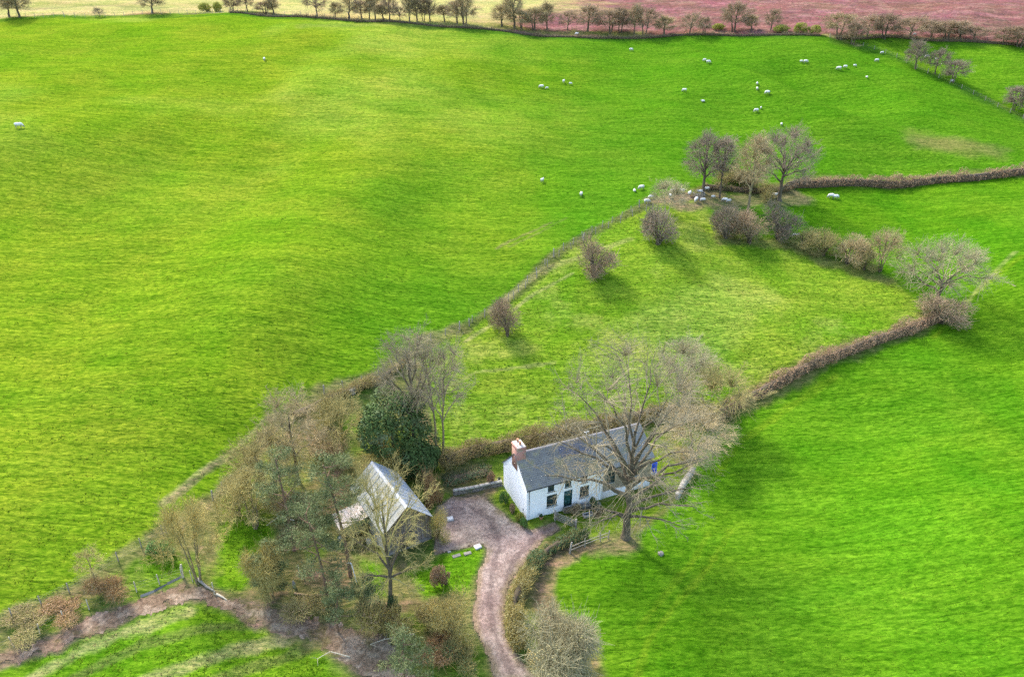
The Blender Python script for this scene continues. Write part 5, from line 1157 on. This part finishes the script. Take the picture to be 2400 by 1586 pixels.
ROW=[ # ground point, height, width, library, dark
((-164.89, 253.83),7.78,5.60,5,0),((-160.96, 252.87),7.76,6.28,0,0),((-122.39, 263.85),5.48,6.53,0,0),
((-96.10, 266.77),5.80,5.28,4,1),((-89.68, 263.05),5.97,5.79,0,1),((-82.78, 260.22),4.13,5.16,4,1),((-79.87, 260.01),4.39,3.72,5,0),
((-63.80, 253.73),6.54,8.12,3,1),((-57.61, 252.16),4.77,3.90,2,0),((-52.88, 250.76),5.74,5.54,0,0),((-48.56, 249.83),6.95,4.97,1,1),((-45.98, 249.30),5.71,3.30,5,0),((-43.78, 247.67),6.16,4.92,2,0),
((-40.69, 244.62),4.64,3.51,5,0),((-38.52, 243.72),6.31,4.58,0,1),((-35.16, 242.76),5.09,4.56,3,1),((-32.24, 242.96),7.25,4.03,5,0),((-29.97, 244.14),4.88,3.51,2,0),((-28.04, 244.99),7.31,4.88,1,1),((-26.07, 245.54),5.39,4.89,0,0),
((-21.52, 246.37),5.65,4.63,5,0),((-17.30, 244.18),5.86,5.41,1,1),((-14.98, 243.67),6.33,6.21,4,0),((-3.27, 245.72),6.16,6.54,0,0),((0.82, 245.14),9.05,6.53,5,0),((3.01, 246.17),6.43,6.56,1,0),
((7.14, 247.19),5.72,5.77,4,0),((11.31, 248.24),5.75,4.69,2,0),((17.82, 246.70),5.96,7.95,3,1),((24.09, 244.80),6.17,4.90,2,1),((31.22, 243.99),8.10,9.50,1,1),((34.45, 243.82),6.39,5.97,4,1),((38.54, 242.04),6.12,4.85,0,0),((41.66, 241.31),8.02,6.18,1,1),
((47.57, 239.84),4.38,5.08,2,0),((55.46, 239.34),7.72,6.93,3,1),((60.18, 240.23),4.38,4.55,4,1),((70.66, 244.37),6.16,6.52,4,1),((75.93, 243.51),4.67,3.52,2,0),((81.51, 242.05),4.89,4.57,0,1)]
for i,(p,hh,ww,k,dk) in enumerate(ROW):
    place_tree('row%d'%k,'hedgerow_tree','%s tree from the left in the top hedgerow, bare hawthorn'%ORD[i],'tree',p,hh*(.85+.55*((i*7)%5)/4),ww*(1.0+.5*((i*3)%4)/3),i*1.7,'bare trees of the top hedgerow',BARK_DARK,TWIG_PURPLE if dk else TWIG)
ROW2=[((99.74, 234.15),7.10,8.09,1,0),((101.64, 227.46),5.58,4.59,4,1),((107.67, 231.90),5.89,7.25,3,1),((112.45, 231.07),5.40,6.45,4,1),((120.44, 232.00),6.59,9.32,3,1),((127.75, 233.00),5.22,5.72,1,1),((132.76, 233.12),4.52,6.77,4,1),((136.98, 233.65),4.05,5.22,2,1),((140.68, 232.70),4.28,6.24,3,1),((147.44, 228.51),4.69,5.89,1,1),((151.25, 227.03),4.90,6.62,4,1)]
for i,(p,hh,ww,k,dk) in enumerate(ROW2):
    place_tree('row%d'%k,'hedgerow_tree','%s bare tree right of the bank fence in the shaded top right hedgerow'%ORD[i],'tree',p,hh*(.95+.3*((i*5)%4)/3),ww*1.4,i*2.1,'bare trees of the top right hedgerow',BARK_DARK,TWIG_PURPLE if dk else TWIG)
place_tree('row3','leaning_stump_tree','short dark leaning stub tree on the top left field edge','tree',(-138.46, 259.93),2.85,3.73,1.0,None,BARK_DARK,TWIG_DARK)
for p,hh,ww,k,l in (((113.52, 211.54),7.53,5.77,0,'upright first tree on the right hillside bank'),((118.57, 210.12),6.65,6.94,3,'round-crowned second tree on the right hillside bank'),((120.90, 204.73),5.89,7.73,1,'wide third tree on the right hillside bank'),((130.77, 191.54),6.11,6.68,1,'bushy fourth tree on the bank, lower right'),((132.59, 188.70),6.27,5.51,4,'tree cut by the right edge on the hillside bank')):
    place_tree('row%d'%k,'bank_thorn_tree',l,'tree',p,hh,ww,k*1.3,None,BARK_DARK,TWIG_DARK)
# ---------------------------------------------------------------- evergreens
def holly(label,p,h,w,seed):
    rng=np.random.default_rng(seed); o=thing('holly_tree',label,'tree',gxyz(p)); lm=dome_lumps(rng,w,w,h,30,.18,.33,.1)
    C,d=lumps_surface(lm,15000,rng,.30); V,Q=leaf_quads(C,d+np.array([0,0,.35]),.30,rng,.55,.6); f=link('crown',make_mesh('holly_leaves',V,[(Q,0)]),LEAF_HOLLY,o)
    mb=MB(); mb.tube([(0,0,-.3),(.05,0,h*.3),(0,.1,h*.7)],[.3,.22,.08],8); mb.build('trunk',BARK_DARK,o); return o
holly('large dark evergreen holly behind the barn',(-14.71, 72.76),10.23,9.20,31)
holly('low dark evergreen under the twin-trunked tree',(-11.44, 72.10),3.94,4.79,32)
def pine(label,p,h,w,lean,seed,nb=13,low=.45,clump=.95,nq=620):
    """Scots pine: bare reddish trunk, crooked limbs, flattened tufts of needles"""
    rng=np.random.default_rng(seed); rr=random.Random(seed); o=thing('pine_tree',label,'tree',gxyz(p))
    lx,ly=lean; tp=[(lx*t*t,ly*t*t,h*.93*t-.2*(1-t)) for t in np.linspace(0,1,8)]; tr=[.17*(h/12)*(1-.8*i/7)+.02 for i in range(8)]
    mb=MB(); mb.tube(tp,tr,9); mb.build('trunk',BARK_PINE,o,True)
    pol=[];lm=[]
    for k in range(nb):
        t=low+(1-low)*(k+rr.random()*.6)/nb; a=k*2.4+rr.uniform(-.4,.4); b=(lx*t*t,ly*t*t,h*.93*t); L=w*.5*(1.0-.45*(t-low)/(1-low))*rr.uniform(.6,1.05)
        e=(b[0]+math.cos(a)*L,b[1]+math.sin(a)*L,b[2]+L*rr.uniform(-.05,.35)); m=((b[0]+e[0])/2,(b[1]+e[1])/2,(b[2]+e[2])/2-L*.05)
        pol.append(([b,m,e],[.06*(h/12)+.01,.04,.02]))
        for j in range(5):
            s=rr.uniform(.4,1.08); c=(b[0]+(e[0]-b[0])*s+rr.gauss(0,.5)*clump,b[1]+(e[1]-b[1])*s+rr.gauss(0,.5)*clump,b[2]+(e[2]-b[2])*s+rr.uniform(-.1,.55)*clump); q=clump*rr.uniform(.5,1.05)
            lm.append((c,(q,q,q*.55))); pol.append(([(b[0]+(e[0]-b[0])*s*.9,b[1]+(e[1]-b[1])*s*.9,b[2]+(e[2]-b[2])*s*.9),c],[.025,.012]))
    lm.append(((lx,ly,h),(clump*.9,clump*.9,clump*.6)))
    V=[];Q=[];n0=0
    C,d=lumps_surface(lm,nq*nb,rng,.8); v,q=leaf_quads(C,d*.4+np.array([0,0,.25]),.27,rng,.9,.20); link('crown',make_mesh('pine_needles',v,[(q,0)]),LEAF_PINE,o)
    by=[x for x in pol]; v,q=tubes([x for x in by if len(x[0])==3],5); v2,q2=tubes([x for x in by if len(x[0])==2],3); link('limb',make_mesh('pine_limbs',np.concatenate([v,v2]),[(np.concatenate([q,q2+len(v)]),0)],True),BARK_PINE,o)
    return o
pine('tallest pine with a leaning reddish trunk left of the barn',(-16.70, 55.20),14.41,6.63,(-1.5,.8),41,14,.50)
pine('blue-green pine over the garden plot, trunk dark',(-18.53, 52.67),11.02,7.93,(-1.1,.5),42,12,.46)
pine('pine at the pasture side left of the tallest pine',(-23.35, 58.40),12.39,7.56,(-.6,.6),43,12,.42)
pine('small pine low in the leaf litter below the garden plot',(-16.78, 49.07),7.06,4.93,(.9,.2),44,8,.30,.7,500)
pine('short bushy pine right of the garden plot',(-14.36, 50.84),4.72,3.99,(.1,.3),45,8,.2,.65,500)
pine('dark pine cut by the bottom edge left of the drive',(-9.65, 43.91),6.43,5.79,(.2,.2),46,10,.15,.85,430)
pine('scraggy pine behind the tall pine near the thicket',(-24.08, 52.88),6.64,4.73,(.2,.3),47,9,.2,.7,500)
# ---------------------------------------------------------------- bushes
bush_lib('dome',201,4,4,3.6,9,1500,.55,.014,500,.12,12,.45)
bush_lib('dome2',202,4,4,3.2,8,1500,.55,.014,300,.12,12,.45)
bush_lib('airy',203,5,5,4,9,1700,.75,.012,500,.13,14,.55,bare_base=.05)
bush_lib('leafy',204,3,3,2,8,350,.4,.012,2200,.17,6,.4)
bush_lib('bramble',205,4,4,1.6,9,1100,.6,.012,1000,.14,8,.3,bare_base=.0)
bush_lib('weep',206,6,6,4.2,11,3200,.85,.013,1400,.13,14,-.25,bare_base=.05)
bush_lib('reed',207,2.5,2.5,1.9,5,800,1.0,.012,200,.1,10,2.2,bare_base=.05)
B=place_bush
B('dome','hawthorn_bush','large round brown bush upper in the paddock by the fence',(13.53, 109.95),6.62,5.67,None,.2,None,'bush',BARK_DARK,TWIG_PURPLE,LEAF_BROWN)
B('dome2','hawthorn_bush','smaller lopsided brown bush lower in the paddock by the fence',(-0.65, 96.57),5.87,4.27,None,1.2,None,'bush',BARK_DARK,TWIG_PURPLE,LEAF_BROWN)
B('dome','hawthorn_bush','tall dark bush at the top of the paddock near the dead tree',(25.48, 118.38),7.28,6.13,None,2.2,None,'bush',BARK_DARK,TWIG_DARK,LEAF_BROWN)
for p,hh,ww,k,l,tw in (((38.64, 122.92),6.74,5.10,'dome','left bush of the dark scrub patch under the copse',TWIG_DARK),((43.01, 122.48),5.67,5.87,'dome2','middle bush of the dark scrub patch under the copse',TWIG_PURPLE),((48.46, 123.84),6.64,5.61,'dome','right bush of the dark scrub patch under the copse',TWIG_DARK),
  ((52.28, 121.55),3.33,5.07,'dome2','first low bush of the scrub line right of the patch',TWIG_OLIVE),((55.45, 119.49),4.86,6.08,'airy','second bush of the scrub line, tan',TWIG_OLIVE),((58.72, 117.04),4.81,5.54,'dome2','third bush of the scrub line, brown',TWIG),((60.98, 115.20),4.62,3.70,'airy','fourth bush of the scrub line before the small tree',TWIG_OLIVE),
  ((66.93, 100.27),4.45,6.99,'dome','dense dark brown bush at the foot of the pale oak',TWIG_PURPLE),
  ((44.11, 145.16),3.67,7.06,'airy','olive bush behind the copse trunks',TWIG_OLIVE),((49.23, 144.35),3.15,7.03,'dome2','brown bush behind the third copse tree',TWIG),((50.52, 138.24),3.91,4.41,'airy','pale tangle between the third copse tree and the oak',TWIG_OLIVE)):
    B(k,'scrub_bush',l,p,hh,ww,None,p[0]%6,None,'bush',BARK_DARK,tw,LEAF_HEDGE)
for p,hh,ww,l in (((-106.71, 271.41),3.50,5.07,'left yellow-green bush in the top left field edge'),((-103.30, 271.48),3.77,4.18,'right yellow-green bush in the top left field edge'),((66.72, 246.69),2.25,4.93,'small yellow-green bush in the middle of the top hedgerow'),((84.51, 239.27),2.67,5.59,'left yellow-green bush near the top right corner of the field'),((89.81, 237.34),3.61,4.75,'middle yellow-green bush near the top right corner of the field'),((92.82, 236.16),3.12,3.68,'right yellow-green bush near the top right corner of the field')):
    B('leafy','gorse_bush',l,p,hh,ww,None,p[0]%6,'gorse bushes','bush',BARK_DARK,TWIG_OLIVE,LEAF_YG)
B('weep','willow_bush','big pale weeping bush at the bottom beside the drive',(4.59, 44.45),8.39,8.37,None,.3,None,'bush',BARK,TWIG_PALE,LEAF_BUD)
B('airy','scrub_bush','tan bare bush on the left drive verge at the bottom',(-5.95, 48.80),5.23,5.54,None,.8,None,'bush',BARK,TWIG_YELLOW,LEAF_BUD)
B('bramble','bramble_patch','olive bramble patch left of the drive below the grass corner',(-7.99, 50.93),1.81,4.21,None,1.8,None,'bush',BARK,TWIG_OLIVE,LEAF_HEDGE)
B('bramble','bramble_patch','reddish bramble patch left of the drive near the bottom',(-7.20, 46.71),1.95,4.40,None,2.8,None,'bush',BARK,TWIG_ORANGE,LEAF_BROWN)
B('bramble','bramble_patch','dark green bramble beside the drive bottom left',(-4.56, 46.01),2.77,3.57,None,.4,None,'bush',BARK,TWIG_OLIVE,LEAF_IVY)
B('leafy','beech_shrub','brown leafy clipped shrub on the grass right of the barn tree',(-7.18, 54.25),3.31,2.01,None,.4,None,'bush',BARK_DARK,TWIG,LEAF_BROWN)
B('reed','dogwood_shrub','upright tan stems at the right corner behind the barn',(-9.50, 66.81),4.07,2.63,None,.4,None,'bush',TWIG_YELLOW,TWIG_ORANGE,LEAF_BUD)
B('airy','scrub_bush','yellow-green twiggy bush at the right wall of the barn',(-8.13, 60.87),4.14,2.84,None,.9,None,'bush',BARK,TWIG_YELLOW,LEAF_YG)
B('leafy','tan_shrub','orange-tan dried shrub above the low wall by the cottage gable',(-2.46, 70.21),2.16,1.15,None,.9,None,'bush',BARK,TWIG_ORANGE,LEAF_BROWN)
B('bramble','orange_scrub','orange-brown scrub beside the fence above the dirt track',(-39.82, 52.35),2.02,4.25,None,.9,None,'bush',BARK,TWIG_ORANGE,LEAF_HEDGE)
B('bramble','orange_scrub','low tan scrub strip at the far left by the fence',(-45.22, 48.50),1.10,5.25,None,.2,None,'bush',BARK,TWIG_OLIVE,LEAF_HEDGE)
B('bramble','orange_scrub','dead bracken tuft between the two left fences',(-42.94, 50.20),0.89,4.54,None,.5,None,'bush',BARK,TWIG_ORANGE,LEAF_BROWN)
B('weep','willow_bush','cream blossoming bush at the left of the garden plot',(-24.55, 52.73),6.64,4.72,None,1.3,None,'bush',BARK,TWIG_YELLOW,LEAF_BUD)
B('airy','scrub_bush','tan tangled bush below the fence left of the pines',(-30.77, 63.08),5.00,5.29,None,2.0,None,'bush',BARK,TWIG_OLIVE,LEAF_BUD)
B('airy','scrub_bush','pale bush on the bank above the holly',(-23.91, 78.21),2.90,4.45,None,2.9,None,'bush',BARK,TWIG_OLIVE,LEAF_BUD)
B('bramble','bramble_patch','brown brambles on the bank left of the holly',(-23.49, 73.36),2.22,6.41,None,3.0,None,'bush',BARK,TWIG,LEAF_HEDGE)
B('bramble','bramble_patch','low brown brambles under the thicket trees left of the pines',(-24.95, 64.49),2.12,5.87,None,1.0,None,'bush',BARK,TWIG,LEAF_HEDGE)
B('bramble','bramble_patch','yellowish brambles at the foot of the barn tree',(-12.17, 49.31),3.34,5.36,None,1.0,None,'bush',BARK,TWIG_YELLOW,LEAF_HEDGE)
B('bramble','bramble_patch','brambles at the front of the garden plot',(-20.25, 51.26),1.81,5.06,None,1.6,None,'bush',BARK,TWIG_OLIVE,LEAF_HEDGE)
B('leafy','ivy_clump','ivy clump wrapped round the foot of the barn tree',(-11.35, 50.32),3.90,1.42,None,.0,None,'ivy',BARK,TWIG,LEAF_IVY)
B('leafy','green_clump','leafy green clump among the scrub by the short fence',(-36.51, 56.93),2.07,3.14,None,.0,None,'bush',BARK,TWIG,LEAF_GREEN)
# planting round the cottage
for p,hh,ww,k,l,lf in (((-0.80, 66.33),2.23,1.20,'leafy','fresh green plant at the back of the gable bed',LEAF_GREEN),((0.00, 64.77),1.23,1.18,'leafy','small green plant in the middle of the gable bed',LEAF_HEDGE),((0.78, 63.42),1.22,1.17,'leafy','low plant in the gable bed near the corner',LEAF_YG),((1.25, 62.34),1.57,1.15,'leafy','dark green round plant at the front corner of the gable bed',LEAF_GREEN),
  ((9.52, 65.32),1.84,1.29,'leafy','dark evergreen shrub against the cottage front right of the door',LEAF_IVY),((7.13, 64.51),0.86,1.97,'bramble','brown dead plants in the bed before the door',LEAF_BROWN),((9.79, 64.18),0.98,1.66,'leafy','grey-green plant beside the stone trough',LEAF_HEDGE),((8.09, 60.53),1.79,1.22,'leafy','dark shrub on the lawn edge near the pole fence',LEAF_IVY)):
    B(k,'garden_plant',l,p,hh,ww,None,p[1]%6,None,'plant',BARK,TWIG,lf)
# ---------------------------------------------------------------- hedges
hedge('field_hedge','brown clipped hedge from the pale oak down to the cottage',[(66.43, 100.61),(57.02, 96.45),(47.04, 92.09),(37.73, 87.69),(30.47, 83.82),(27.06, 81.72)],2.0,1.7,71,LEAF_BROWN,TWIG_PURPLE,330,120,.19,.6)
hedge('field_hedge','brown clipped hedge running right from the copse oak',[(57.09, 144.14),(66.87, 146.48),(76.75, 148.31),(86.14, 149.06),(96.91, 149.27),(109.88, 151.54),(117.50, 152.25)],2.2,1.9,72,LEAF_BROWN,TWIG_DARK,230,70,.26,.85)
hedge('copse_hedge','dark low hedge under the copse trees',[(38.66, 140.94),(44.95, 141.56),(51.15, 141.85),(56.77, 143.13)],1.8,1.2,73,LEAF_HEDGE,TWIG_DARK,220,90,.24,.4)
hedge('drive_hedge','dark evergreen hedge curving round the drive corner',[(2.00, 55.36),(2.53, 56.83),(3.91, 58.54),(5.69, 59.74),(7.62, 60.55)],1.4,1.2,74,LEAF_IVY,TWIG_OLIVE,620,260,.15,.5)
hedge('verge_scrub','tan and olive scrub hedge along the right side of the lower drive',[(0.65, 47.74),(0.25, 49.83),(0.26, 52.05),(0.96, 53.94),(1.91, 55.47)],1.6,1.5,75,LEAF_BUD,TWIG_YELLOW,520,420,.14,.5,.6)
hedge('bank_hedge','brown overgrown hedge on the bank behind the cottage',[(-8.32, 73.11),(-4.91, 74.79),(-0.55, 75.86),(4.99, 76.85),(11.31, 78.99),(17.29, 81.07),(22.31, 82.96),(26.85, 82.11)],2.4,2.0,76,LEAF_HEDGE,TWIG_OLIVE,430,330,.17,.5,.6)
hedge('fence_scrub','pale scrub along the fence between the holly and the pasture',[(-28.16, 77.90),(-24.96, 80.89),(-21.39, 83.04),(-18.25, 85.15),(-14.64, 89.60)],1.6,.75,77,LEAF_HEDGE,TWIG_OLIVE,200,180,.15,.9,.5)
hedge('bank_scrub','dark ivy-green growth on the slope below the bank hedge',[(-7.88, 70.62),(-5.81, 71.26),(-2.66, 72.21)],2.2,.7,78,LEAF_IVY,TWIG,420,160,.16,.6,.4)
hedge('top_hedge','low ragged hedge bottom under the trees along the top field edge',[(-93.53, 257.53),(-63.64, 250.72),(-34.64, 240.80),(-6.63, 238.79),(26.41, 236.58),(66.72, 239.44),(94.50, 233.86)],1.3,.8,81,LEAF_HEDGE,TWIG_PURPLE,34,26,.32,.9,.8)
hedge('top_hedge','low ragged hedge bottom under the shaded trees at the top right',[(98.20, 231.41),(122.98, 231.75),(139.43, 230.84),(155.39, 227.02)],1.4,.9,82,LEAF_HEDGE,TWIG_PURPLE,34,30,.32,.9,.8)
# bank grasses in the field edge at the top of the pasture
print('objects',len(bpy.data.objects),'tris',sum(len(m.loops)-2*len(m.polygons) for m in bpy.data.meshes))
